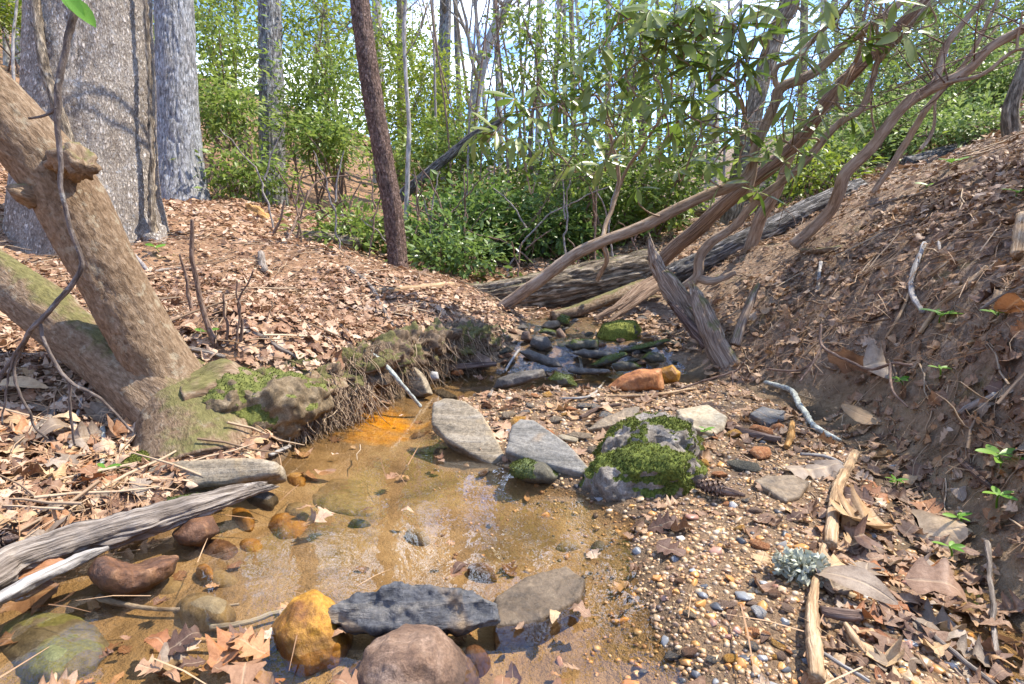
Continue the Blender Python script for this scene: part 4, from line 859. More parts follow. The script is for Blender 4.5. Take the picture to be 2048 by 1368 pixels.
limb('splinter', p, r, M['wood_dark'], sn, sb, seg=20, n=50, bark=(.006, 50, .06), lump=.25, seed=97, splinter=.03, flat=.6)
log('broken_branch', 'short broken branch propped upright on the right bank', [(1470, 690, 20, 2.75), (1485, 645, 19, 2.8), (1503, 600, 17, 2.85), (1520, 565, 8, 2.9)], M['wood_snag'], seg=18, n=50, bark=(.004, 60, .07), cat='branch', seed=98, splinter=.03)
# driftwood in front
def glog(name, label, spec, mat, lift=.055, **kw):
    """like log() but resting on the ground: (px, py, width px)"""
    sp = []
    for a, b, w in spec:
        sp.append((a, b, w, depth(PZ(a, b, lift))))
    return log(name, label, sp, mat, **kw)
glog('driftwood', 'long weathered driftwood log at the left edge of the pool', [(-70, 1180, 86), (20, 1128, 84), (120, 1093, 76), (220, 1062, 68), (330, 1030, 62), (430, 1000, 48), (500, 980, 36), (540, 972, 20)], M['wood_grey'], seg=60, n=200, bark=(.007, 55, .05), lump=.22, lumpf=3.2, seed=101, flat=.75, splinter=.03)
glog('driftwood', 'smooth whitish driftwood piece lying in front of the long driftwood log', [(-50, 1212, 44), (30, 1170, 46), (110, 1135, 42), (170, 1112, 34), (215, 1096, 14)], M['wood_white'], seg=36, n=100, bark=(.003, 60, .06), lump=.2, seed=102, flat=.7)

# bank edge and roots
def vnormals(V, Q):
    n = np.zeros_like(V); fn = np.cross(V[Q[:, 2]] - V[Q[:, 0]], V[Q[:, 3]] - V[Q[:, 1]])
    for k in range(4): np.add.at(n, Q[:, k], fn)
    return n / (np.linalg.norm(n, axis=1, keepdims=True) + 1e-12)
def moss_mask(V, n, name):
    k = MOSS.get(name, 0)
    if not k: return np.zeros(len(V))
    return sstep(.9 - k, 1.1 - k, n[:, 2] * .62 + fbm(V * 10, 5, 4, .6) * 1.75 + .2)
def bank_edge():
    sp = [(425, 800, 120, 1.74), (500, 792, 120, 1.82), (590, 785, 118, 1.92), (665, 765, 105, 2.07), (735, 735, 100, 2.24), (790, 715, 90, 2.42), (850, 702, 85, 2.62), (915, 690, 76, 2.84), (975, 690, 66, 3.0), (1010, 690, 40, 3.1)]
    p, r = path(sp); p[:, 1] += .035
    v, q, t, bc = tube_arr(p, r, 64, 300, lump=.42, lumpf=8, seed=120, wob=.02, bark=(.012, 40, .8))
    nv = vnormals(v[:-2], q); nv = np.vstack([nv, [0, 0, 1], [0, 0, 1]]); mb = mat_rock('bank_edge', (.075, .048, .03), (.21, .145, .09), (.34, .25, .16), 30, moss=.42, bumpy=.9, mossc=((.06, .055, .018), (.19, .17, .06)))
    me = mesh('bank_edge', v, [q, t], mb, {'bc': bc, 'moss': moss_mask(v, nv, 'bank_edge')})
    tag(obj('bank_edge', me), kind='structure')
    return p, r
bank_p, bank_r = bank_edge()
def strands(name, label, starts, mat, L=(.04, .16), rad=.0011, seed=0, down=.8, spread=.5, cat='roots'):
    R = np.random.default_rng(seed); vs, fs, tn = [], [], []; n = 0
    for s in starts:
        l = R.uniform(*L); d = np.array([R.normal(0, spread), R.normal(0, spread) - .25, -down + R.normal(0, .3)]); d /= np.linalg.norm(d)
        k = 6; pts = [np.array(s)]
        for _ in range(k - 1): d = d + R.normal(0, .22, 3) + [0, 0, -.08]; d /= np.linalg.norm(d); pts.append(pts[-1] + d * l / (k - 1))
        pts = np.array(pts); rr = rad * R.uniform(.6, 2.2) * np.linspace(1, .4, k)
        side = np.array([.9, -.3, .3]); up = np.array([.2, -.8, .5])
        for j in range(k):
            vs += [pts[j] + side * rr[j], pts[j] - side * .6 * rr[j] + up * rr[j], pts[j] - side * .6 * rr[j] - up * rr[j]]
        for j in range(k - 1):
            for m_ in range(3):
                a = n + 3 * j + m_; b = n + 3 * j + (m_ + 1) % 3; fs.append([a, b, b + 3, a + 3])
        tn += [R.uniform()] * (3 * k); n += 3 * k
    return tag(obj(name, mesh(name, np.array(vs), np.array(fs), mat, {'tint': np.array(tn)})), label, cat, kind='stuff')
q = spline(np.hstack([bank_p, bank_r[:, None]]), 700); RR = np.random.default_rng(9)
st = q[RR.integers(10, 690, 3600)]; st = st[:, :3] + np.stack([RR.normal(0, .02, len(st)), -st[:, 3] * RR.uniform(.5, 1, len(st)), st[:, 3] * RR.uniform(-.8, .9, len(st))], 1)
ex = spline([P(520, 862, 1.74), P(575, 840, 1.8), (P(620, 820, 1.9)), P(680, 800, 2.0), P(745, 785, 2.12)], 200)[RR.integers(0, 200, 900)]
ex = ex + np.stack([RR.normal(0, .015, 900), RR.normal(-.01, .012, 900), RR.uniform(-.03, .05, 900)], 1); st = np.vstack([st, ex])
strands('hanging_roots', 'fringe of fine roots and dry needles hanging from the undercut left bank', st, M['root_hair'], (.03, .17), .0017, seed=1)
log('root', 'pale root stub poking out of the undercut left bank over the pool', [(752, 790, 20, 2.12), (728, 803, 18, 2.07), (700, 820, 16, 2.03), (692, 828, 10, 2.02)], M['wood_tan'], seg=16, n=30, cat='root', bark=(.002, 50, .2), seed=121)

# ------------------------------------------------------------------ stones
def remeshed(v, faces, vox):
    me = bpy.data.meshes.new('tmp'); me.from_pydata([tuple(x) for x in v], [], faces); o = bpy.data.objects.new('tmp', me); col.objects.link(o)
    m = o.modifiers.new('r', 'REMESH'); m.mode = 'VOXEL'; m.voxel_size = vox
    dg = bpy.context.evaluated_depsgraph_get(); ev = o.evaluated_get(dg); em = ev.to_mesh()
    n = len(em.vertices); V = np.empty(n * 3, np.float32); em.vertices.foreach_get('co', V); V = V.reshape(-1, 3).astype(float)
    E = np.empty(len(em.edges) * 2, np.int32); em.edges.foreach_get('vertices', E); E = E.reshape(-1, 2)
    Q = np.empty(len(em.loops), np.int32); em.loops.foreach_get('vertex_index', Q)
    tot = np.empty(len(em.polygons), np.int32); em.polygons.foreach_get('loop_total', tot)
    Q = Q.reshape(-1, 4) if (tot == 4).all() else None
    tris = None
    if Q is None: tris = [list(p_.vertices) for p_ in em.polygons]
    ev.to_mesh_clear(); bpy.data.objects.remove(o); bpy.data.meshes.remove(me)
    return V, E, Q
def smooth_(V, E, it, f=.5):
    for _ in range(it):
        s = np.zeros_like(V); c = np.zeros(len(V)); np.add.at(s, E[:, 0], V[E[:, 1]]); np.add.at(s, E[:, 1], V[E[:, 0]]); np.add.at(c, E[:, 0], 1); np.add.at(c, E[:, 1], 1)
        V = V * (1 - f) + f * s / np.maximum(c, 1)[:, None]
    return V
def rough_rock(V, E, Q, size, amp, fr, seed, nrm=None, layer=0., it=3):
    V = smooth_(V, E, it); n = vnormals(V, Q)
    q = V / size * fr
    f = fbm(q, 4, seed, .55); rg = 1 - np.abs(fbm(q * 1.3 + 7, 3, seed + 9)) * 2
    dsp = amp * size * (f * .9 + .35 * rg - .2)
    V = V + n * dsp[:, None]
    if nrm is not None and layer > 0:
        h = V @ nrm; st = vnoise(np.stack([h / size * 30, V[:, 0] / size * 1.5, V[:, 1] / size * 1.5], 1), seed + 30)
        side = 1 - np.abs(n @ nrm); V = V + n * (st * side * layer * size)[:, None]
    return V
ROCKS = []
def rock(name, label, outline, mat, p0, nrm, sections, amp=.03, fr=3., layer=0., vox=None, seed=0, cat='stone', smooth_it=3, group=None, parts=None):
    """outline in pixels laid on the plane through p0 with normal nrm; sections = [(offset along nrm, scale)]"""
    nrm = np.asarray(nrm, float); nrm /= np.linalg.norm(nrm)
    top = []
    for a, b in outline:
        r = ray(a, b); t = ((p0 - CAM) @ nrm) / (r @ nrm); top.append(CAM + r * t)
    top = np.array(top); c = top.mean(0); k = len(top); v, fcs = [], []
    for off, sc in sections: v += list(c + (top - c) * sc + nrm * off)
    ns = len(sections)
    for s in range(ns - 1):
        for j in range(k): a, b = s * k + j, s * k + (j + 1) % k; fcs.append([a, b, b + k, a + k])
    fcs.append(list(range(k))[::-1]); fcs.append([(ns - 1) * k + j for j in range(k)])
    v = np.array(v); size = np.ptp(v, axis=0).max()
    V, E, Q = remeshed(v, fcs, vox or max(size / 60, .0035))
    V = rough_rock(V, E, Q, size, amp, fr, seed, nrm, layer, smooth_it)
    o = V.mean(0); o[2] = V[:, 2].min()
    nn = vnormals(V, Q); mm = moss_mask(V, nn, mat.name)
    ob = obj(name, mesh(name, V - o, Q, mat, {'moss': mm}), loc=o); tag(ob, label, cat, group); ROCKS.append((ob, V, nn, mm)); return ob
def flatn(x=0., y=0.): return np.array([x, y, 1.0])
def slab(name, label, outline, mat, anchor, h, nrm, t, **kw):
    """slab whose upper face passes h above the ground seen at the anchor pixel"""
    p0 = G(*anchor); p0 = p0 + np.array([0, 0, h]); kw.setdefault('layer', .012)
    return rock(name, label, outline, mat, p0, nrm, [(0, .95), (-.12 * t, 1.0), (-.85 * t, 1.0), (-t, .93)], **kw)
def blob(name, label, outline, mat, d, half, **kw):
    c = P(*np.mean(outline, 0), d); n = -ray(*np.mean(outline, 0)); n[2] *= .6
    return rock(name, label, outline, mat, c, n, [(half, .45), (half * .75, .75), (half * .35, .95), (0, 1.0), (-half * .45, .92), (-half, .55)], **kw)
# --- middle stones
slab('slate_slab', 'large tan and grey slate slab tilted up out of the pool', [(864, 803), (889, 794), (930, 800), (964, 823), (980, 850), (996, 880), (1012, 912), (985, 932), (940, 908), (890, 876), (861, 845)], M['slate'], (940, 935), .03, (-.18, -.5, .8), .05, seed=1, amp=.018)
slab('slate_slab', 'narrow grey slate slab beside the mossy boulder', [(1022, 850), (1040, 836), (1068, 838), (1110, 866), (1148, 897), (1182, 938), (1165, 948), (1100, 930), (1040, 914), (1010, 902)], M['slate_grey'], (1100, 950), .035, (-.12, -.5, .8), .045, seed=2, amp=.018)
blob('boulder', 'big grey boulder capped with green moss in the middle of the stream', [(1160, 985), (1172, 938), (1208, 908), (1255, 893), (1335, 890), (1392, 906), (1404, 950), (1384, 988), (1300, 1022), (1262, 1030), (1190, 1012)], M['boulder'], 1.47, .12, seed=3, amp=.085, fr=5.5, vox=.005)
blob('boulder', 'grey lichen covered rock behind the big mossy boulder', [(1190, 912), (1212, 868), (1262, 838), (1330, 828), (1384, 842), (1406, 880), (1398, 925), (1300, 940)], M['boulder'], 1.63, .14, seed=4, amp=.085, fr=5.5, vox=.005)
blob('stone', 'low mossy stone tucked under the narrow slate slab', [(1018, 930), (1050, 917), (1090, 925), (1120, 950), (1112, 970), (1060, 965), (1020, 950)], M['moss_dark'], 1.52, .05, seed=5)
slab('flat_stone', 'flat beige layered stone right behind the mossy boulder', [(1352, 818), (1416, 807), (1455, 832), (1448, 855), (1428, 868), (1375, 852)], M['rock_beige'], (1420, 870), .03, (.05, -.28, 1), .03, seed=6, amp=.015)
slab('flat_stone', 'dark grey flat stone lying on leaves right of the beige stone', [(1498, 826), (1525, 810), (1573, 821), (1568, 838), (1540, 847)], M['slate_dark'], (1540, 850), .02, (.1, -.2, 1), .02, seed=7)
slab('flat_stone', 'flat wet grey stone in the gravel right of the pine cone', [(1508, 960), (1530, 950), (1585, 948), (1620, 962), (1600, 990), (1572, 1000)], M['rock_wettan'], (1580, 1000), .012, flatn(0, -.1), .02, seed=8)
slab('flat_stone', 'long tan stone pointing at the mossy boulder', [(1172, 858), (1200, 836), (1250, 815), (1282, 812), (1275, 828), (1230, 848)], M['rock_wettan'], (1200, 862), .025, flatn(0, -.3), .025, seed=9)
blob('boulder', 'tan orange boulder in the upper pool', [(1206, 784), (1232, 757), (1280, 738), (1322, 738), (1330, 778), (1270, 788)], M['rock_orange'], 2.45, .08, seed=10, amp=.04)
blob('stone', 'bright orange stone behind the tan orange boulder', [(1312, 740), (1345, 728), (1362, 745), (1358, 765), (1330, 768)], M['rock_amber'], 2.62, .05, seed=11)
blob('stone', 'long dark wet stone with a rounded left end in the upper pool', [(986, 776), (995, 757), (1040, 742), (1088, 738), (1092, 752), (1050, 768), (1000, 780)], M['rock_wet'], 2.5, .06, seed=12)
blob('stone', 'mossy dark stone at the end of the long dark wet stone', [(1095, 758), (1112, 744), (1142, 750), (1155, 772), (1120, 776)], M['moss_dark'], 2.52, .05, seed=13)
blob('boulder', 'round boulder covered in bright yellow green moss above the cascade', [(1192, 672), (1205, 648), (1240, 640), (1272, 642), (1282, 660), (1272, 690), (1225, 695), (1198, 690)], M['moss_rock'], 3.25, .12, seed=14, amp=.03)
for k, (lb, ol, mt, d, h) in enumerate([
    ('dark tilted slab pointing down left of the cascade', [(1034, 702), (1060, 698), (1110, 718), (1128, 735), (1100, 735), (1060, 720)], 'rock_wet', 2.85, .03),
    ('long grey green slab right of the yellow moss boulder', [(1228, 703), (1270, 690), (1330, 676), (1346, 680), (1320, 694), (1260, 706)], 'moss_dark', 3.0, .04),
    ('mossy slab at the foot of the yellow moss boulder', [(1180, 730), (1210, 712), (1250, 703), (1258, 710), (1225, 727), (1195, 735)], 'moss_dark', 2.88, .035),
    ('small round mossy stone below the slabs of the cascade', [(1222, 730), (1240, 722), (1270, 724), (1284, 735), (1262, 742), (1230, 742)], 'moss_dark', 2.75, .035),
    ('flat black wet stone at the lip of the cascade', [(1130, 742), (1150, 736), (1220, 738), (1226, 747), (1160, 749)], 'rock_wet', 2.75, .025),
    ('dark mossy stone at the right end of the cascade', [(1283, 716), (1300, 702), (1326, 708), (1330, 724), (1300, 727)], 'moss_dark', 2.85, .035),
    ('dark ledge stone under the yellow moss boulder', [(1142, 706), (1165, 698), (1225, 703), (1228, 714), (1170, 716)], 'rock_wet', 2.95, .035),
    ('mossy ledge stone left of the yellow moss boulder', [(1125, 690), (1145, 678), (1195, 680), (1198, 698), (1140, 702)], 'moss_dark', 3.08, .05),
    ('black wet block at the top left of the cascade', [(1058, 690), (1066, 672), (1095, 672), (1108, 695), (1085, 703)], 'rock_wet', 3.05, .04),
    ('small upright block left of the cascade', [(1040, 680), (1044, 663), (1060, 662), (1062, 682)], 'rock_brown', 3.1, .03),
    ('pale tan stone in front of the big log', [(1080, 655), (1090, 643), (1120, 640), (1124, 652), (1105, 660)], 'rock_wettan', 3.4, .04),
    ('long brown stone above the cascade', [(1110, 662), (1120, 655), (1136, 675), (1130, 684), (1118, 676)], 'rock_brown', 3.25, .03),
    ('mossy knob on the mossy thick branch', [(1112, 640), (1122, 628), (1140, 634), (1138, 650), (1120, 650)], 'moss_dark', 3.4, .04),
    ('dark mossy slab arching above the cascade', [(1072, 665), (1090, 656), (1112, 662), (1114, 672), (1090, 668)], 'moss_dark', 3.2, .03)]):
    blob('cascade_stone', lb, ol, M[mt], d, h, seed=30 + k, amp=.04, vox=.0065)
blob('stone', 'upright mossy stone under the left bank', [(868, 745), (870, 712), (884, 706), (890, 725), (888, 748)], M['moss_dark'], 2.68, .03, seed=50)
blob('stone', 'small brick red stone in the water below the left bank', [(899, 748), (905, 739), (924, 737), (928, 748), (915, 752)], M['rock_orange'], 2.75, .025, seed=51)
slab('flat_stone', 'thin brown slab jutting from under the left bank', [(925, 706), (950, 700), (975, 712), (990, 726), (950, 724), (920, 718)], M['rock_brown'], (950, 735), .09, (0, -.5, .8), .03, seed=52)
log('wet_branch', 'wet brown branch lying along the foot of the left bank', [(886, 734, 12, 2.72), (930, 731, 13, 2.75), (994, 727, 10, 2.8)], M['wood_dark'], seg=14, n=30, cat='branch', seed=53, bark=None)
blob('stone', 'whitish stone at the foot of the left bank', [(855, 756), (862, 742), (876, 744), (878, 758), (866, 762)], M['rock_white'], 2.55, .025, seed=54)
slab('slate_slab', 'grey mossy slab leaning against the left bank beside the pool', [(806, 790), (812, 742), (824, 730), (842, 752), (856, 786), (838, 794)], M['slate'], (835, 800), .02, (-.35, -.8, .35), .05, seed=55, amp=.02)
slab('flat_stone', 'wet dark stone between the pools', [(862, 780), (885, 776), (916, 792), (890, 795)], M['rock_wet'], (890, 795), .012, flatn(0, -.2), .025, seed=56)
slab('flat_stone', 'black wet sliver of stone left of the large slate slab', [(825, 903), (850, 893), (905, 893), (880, 903)], M['rock_wet'], (865, 905), .02, flatn(0, -.3), .02, seed=57)
rm_ = blob('root', 'x', [(290, 870), (330, 760), (420, 745), (500, 735), (580, 745), (650, 775), (660, 815), (610, 842), (585, 890), (480, 905), (380, 905)], mat_rock('root_mass', (.09, .065, .035), (.24, .175, .10), (.38, .30, .19), 20, moss=.5, bumpy=.9, mossc=((.06, .07, .012), (.2, .21, .05))), 1.80, .17, seed=58, amp=.085, fr=6, vox=.006)
del rm_['label']; del rm_['category']; rm_.parent = ft; rm_.location = rm_.location - ft.location
# --- left ledge
slab('ledge_stone', 'long mossy ledge stone at the left edge of the pool', [(252, 976), (298, 934), (361, 919), (488, 915), (553, 922), (557, 946), (440, 968), (300, 980)], M['slate'], (400, 978), .05, (0, -.75, .65), .08, seed=60, amp=.025, cat='stone')
slab('ledge_stone', 'low green mossy stone behind the long driftwood log', [(270, 1018), (300, 996), (400, 985), (446, 984), (400, 1002), (320, 1022)], M['moss_dark'], (350, 1020), .03, (0, -.5, .85), .05, seed=61)
blob('moss_mound', 'bright green moss cushion left of the long ledge stone', [(228, 960), (240, 920), (290, 898), (335, 900), (345, 920), (300, 935), (270, 965)], M['moss_rock'], 1.5, .05, seed=62, cat='moss')
# --- left pool stones
blob('stone', 'saddle shaped rusty stone in front of the whitish driftwood', [(176, 1145), (186, 1120), (206, 1112), (240, 1128), (275, 1134), (330, 1114), (360, 1112), (345, 1145), (300, 1178), (240, 1192), (195, 1175)], M['rock_rust'], 1.06, .06, seed=63, amp=.045, fr=5, vox=.004)
blob('stone', 'dark wet stone leaning on the long driftwood log', [(342, 1068), (380, 1035), (425, 1030), (440, 1062), (400, 1092), (360, 1090)], M['rock_rust'], 1.22, .05, seed=64)
def sub(label, px, py, w, h, mat, z=0., t=.045, seed=0, rot=0., tilt=(0, 0), vox=.006):
    R = np.random.default_rng(seed); n = 9; ol = []
    for j in range(n):
        a = j * 6.283 / n + R.normal(0, .15); rr = R.uniform(.78, 1.08); x, y = math.cos(a) * w * .5 * rr, math.sin(a) * h * .5 * rr
        ol.append((px + x * math.cos(rot) - y * math.sin(rot) * 1.6, py + x * math.sin(rot) * .6 + y * math.cos(rot)))
    p0 = PZ(px, py, -.02); p0 = PZ(px, py, min(hz(p0[0], p0[1]) + .009 + .009 * R.uniform() + z, .010))
    return rock('stone', label, ol, mat, p0, np.array([tilt[0] + R.normal(0, .12), tilt[1] + R.normal(0, .12), 1.]), [(0, .55), (-.15 * t, .82), (-.4 * t, 1.0), (-.8 * t, 1.0), (-t, .85)], seed=seed, layer=.01, amp=.04, vox=vox)
sub('broad sandy flat stone under the water in the middle of the pool', 690, 975, 210, 95, M['rock_sub'], -.006, .05, 65, .15)
sub('flat mossy rock just under the water at the bottom left', 110, 1250, 240, 120, M['rock_submoss'], .006, .06, 66, .1)
for k, (px, py, w, h, mt, lb) in enumerate([(575, 1035, 90, 55, 'rock_amber', 'bright orange stone under the water right of the dark wet stone'), (500, 1085, 60, 45, 'rock_amber', 'orange stone under the water with a yellow corner'),
    (440, 1085, 110, 28, 'rock_rust', 'brown bar of stone under the water'), (405, 1130, 45, 24, 'rock_amber', 'small yellow stone under the water'), (480, 1020, 50, 30, 'rock_amber', 'orange stone near the tip of the driftwood'),
    (590, 950, 50, 26, 'rock_amber', 'orange stone beside the long ledge stone'), (400, 1195, 130, 46, 'rock_sub', 'sandy stone under the floating twig'), (440, 1150, 90, 50, 'rock_sub', 'pale tan stone under the water beside the small yellow stone'),
    (330, 1160, 90, 40, 'rock_sub', 'tan stone under the water beside the saddle shaped stone'), (830, 1060, 56, 26, 'rock_sub', 'small tan stone breaking the still water'), (1135, 1085, 70, 30, 'rock_sub', 'tan stone just under the water near the gravel'),
    (1200, 1085, 46, 22, 'rock_wet', 'dark stone just under the water near the gravel'), (960, 1130, 80, 32, 'rock_rust', 'brown stone under the white reflection'), (520, 985, 80, 26, 'rock_wet', 'dark stone under the water by the driftwood tip'),
    (720, 1040, 60, 18, 'rock_wet', 'dark slate under the water behind the pine needles'), (600, 1010, 70, 30, 'rock_sub', 'tan stone between the orange one and the broad flat stone')]):
    sub(lb, px, py, w, h, M[mt], 0 if k % 3 else .012, .05, 70 + k, R_.uniform(-.4, .4))
slab('flat_stone', 'flat wet tan stone right of the dark slate bar', [(985, 1195), (1050, 1152), (1133, 1126), (1174, 1154), (1164, 1192), (1082, 1240), (990, 1252)], M['rock_wettan'], (1080, 1240), .058, (0.03, -.10, 1), .06, seed=90, amp=.025)
# --- front stones
blob('stone', 'amber yellow wet rock under the left end of the dark slate bar', [(541, 1255), (586, 1195), (630, 1178), (668, 1205), (706, 1275), (690, 1330), (650, 1350), (592, 1362), (560, 1310)], M['rock_amber'], .93, .07, seed=91, amp=.045, fr=4, vox=.0035, smooth_it=2)
blob('boulder', 'brown granular rock under the dark slate bar at the bottom', [(690, 1420), (703, 1350), (735, 1285), (781, 1258), (869, 1256), (903, 1282), (957, 1345), (975, 1430)], M['rock_brown'], .86, .09, seed=92, amp=.045, fr=4, vox=.0035, smooth_it=2)
rock('slate_bar', 'dark grey slate bar bridging the rocks at the bottom', [(624, 1244), (660, 1215), (732, 1186), (800, 1166), (880, 1178), (952, 1187), (997, 1203), (999, 1241), (928, 1260), (800, 1256), (700, 1254)], M['slate_dark'], P(810, 1215, .905), (0, -.75, .66), [(0, .95), (-.01, 1), (-.05, .97), (-.065, .85)], seed=93, amp=.05, fr=7, layer=.022, vox=.003, smooth_it=1)
sub('rusty wet stone at the very bottom left of the amber rock', 490, 1350, 90, 50, M['rock_rust'], .03, .08, 94)
sub('dark wet stone between the amber rock and the brown rock', 690, 1350, 60, 60, M['rock_wet'], .03, .08, 95)
sub('rusty wet stone right of the brown rock at the bottom', 950, 1300, 70, 60, M['rock_rust'], .02, .07, 96)
# --- stones on the gravel
def unit_rock(seed, ang=.5, sub_=2):
    R = np.random.default_rng(seed); bm = bmesh.new()
    for _ in range(16):
        u = R.normal(size=3); u /= np.linalg.norm(u); bm.verts.new(u * R.uniform(.75, 1.0) * np.array([1, .72, .5]))
    bmesh.ops.convex_hull(bm, input=bm.verts); bmesh.ops.delete(bm, geom=[v for v in bm.verts if not v.link_faces], context='VERTS')
    bmesh.ops.bevel(bm, geom=list(bm.edges), offset=.10, segments=1, affect='EDGES', clamp_overlap=True)
    bmesh.ops.triangulate(bm, faces=bm.faces)
    v = np.array([x.co for x in bm.verts]); bm.verts.index_update(); f = np.array([[x.index for x in p_.verts] for p_ in bm.faces]); bm.free()
    return v, f
UR = [unit_rock(k) for k in range(10)]
_pm = {}
def peb_mesh(k, mat):
    key = (k, mat)
    if key not in _pm: _pm[key] = mesh('stone', UR[k][0], UR[k][1], M[mat], smooth=False)
    return _pm[key]
def pstone(label, px, py, w, mat, seed, squash=1., name='stone', group=None, cat='stone'):
    R = np.random.default_rng(seed); g = G(px, py); s = .5 * w / FPX * depth(g)
    o = obj(name, peb_mesh(seed % 10, mat), loc=(g[0], g[1], g[2] + s * .22), rot=(R.normal(0, .2), R.normal(0, .2), R.uniform(-.6, .6)))
    o.scale = (s, s, s * squash); return tag(o, label, cat, group)
for k, (lb, px, py, w, mt, sq) in enumerate([('long orange stone in the leaves below the dark flat stone', 1520, 868, 66, 'rock_orange', .8), ('orange cube like stone beside the long orange stone', 1556, 860, 38, 'rock_orange', 1.1), ('bright orange angular stone in the gravel right of the boulder', 1520, 915, 66, 'rock_orange', 1.0),
    ('rusty stone under the beige layered stone', 1462, 852, 34, 'rock_rust', 1), ('dark mossy stone left of the flat wet grey stone', 1488, 938, 80, 'moss_dark', .6), ('yellow stone against the right side of the boulder', 1408, 930, 36, 'rock_amber', 1.2),
    ('pale grey stone in the gravel left of the lichen stick', 1517, 1230, 54, 'rock_white', .9), ('small white grey stone above the lichen clump', 1565, 1092, 32, 'rock_white', .9), ('orange oval stone in the middle of the gravel', 1480, 1060, 40, 'rock_amber', .7),
    ('rusty flat stone left of the pale grey stone', 1450, 1215, 56, 'rock_brown', .5), ('black slaty stone at the bottom of the gravel', 1425, 1325, 44, 'slate_dark', .9), ('dark blue grey stone at the water edge of the gravel', 1372, 1232, 26, 'slate_dark', .9), ('brown wet stone at the water edge at the bottom', 1378, 1310, 46, 'rock_rust', 1),
    ('orange brown stone below the flat rusty stone', 1505, 1268, 44, 'rock_orange', .8), ('yellow stone at the bottom of the gravel', 1558, 1292, 40, 'rock_amber', .6), ('brick red stone beside the yellow stone', 1562, 1315, 34, 'rock_brown', 1), ('tan stone leaning on the lichen stick', 1575, 1222, 50, 'rock_brown', .6),
    ('black pebble right of the pine cone', 1492, 1003, 26, 'slate_dark', .8), ('orange pebble under the pine cone', 1455, 1010, 30, 'rock_orange', .7), ('yellow orange stone at the lower right of the gravel', 1810, 1315, 40, 'rock_amber', .7), ('flat pinkish stone at the right of the stick', 1690, 1300, 56, 'rock_brown', .5),
    ('amber stone near the foot of the large slate slab', 968, 950, 36, 'rock_rust', .9), ('pale tan stone left of the narrow slate slab', 1135, 885, 60, 'rock_beige', .7), ('tan stone behind the narrow slate slab', 1110, 845, 46, 'rock_wettan', .8), ('brown stone between the slate slabs and the boulder', 1160, 878, 64, 'rock_wettan', .6),
    ('orange wet stone in the upper pool below the long dark stone', 1095, 792, 30, 'rock_amber', .7), ('grey stone in the upper gravel', 1060, 815, 34, 'slate_dark', .6), ('grey brown stone near the lichen twig', 1600, 905, 40, 'rock_brown', .6), ('dark green mossy stone beside the big curled leaf', 1742, 1105, 44, 'moss_rock', 1.1)]):
    pstone(lb, px, py, w, mt, 200 + k, sq)
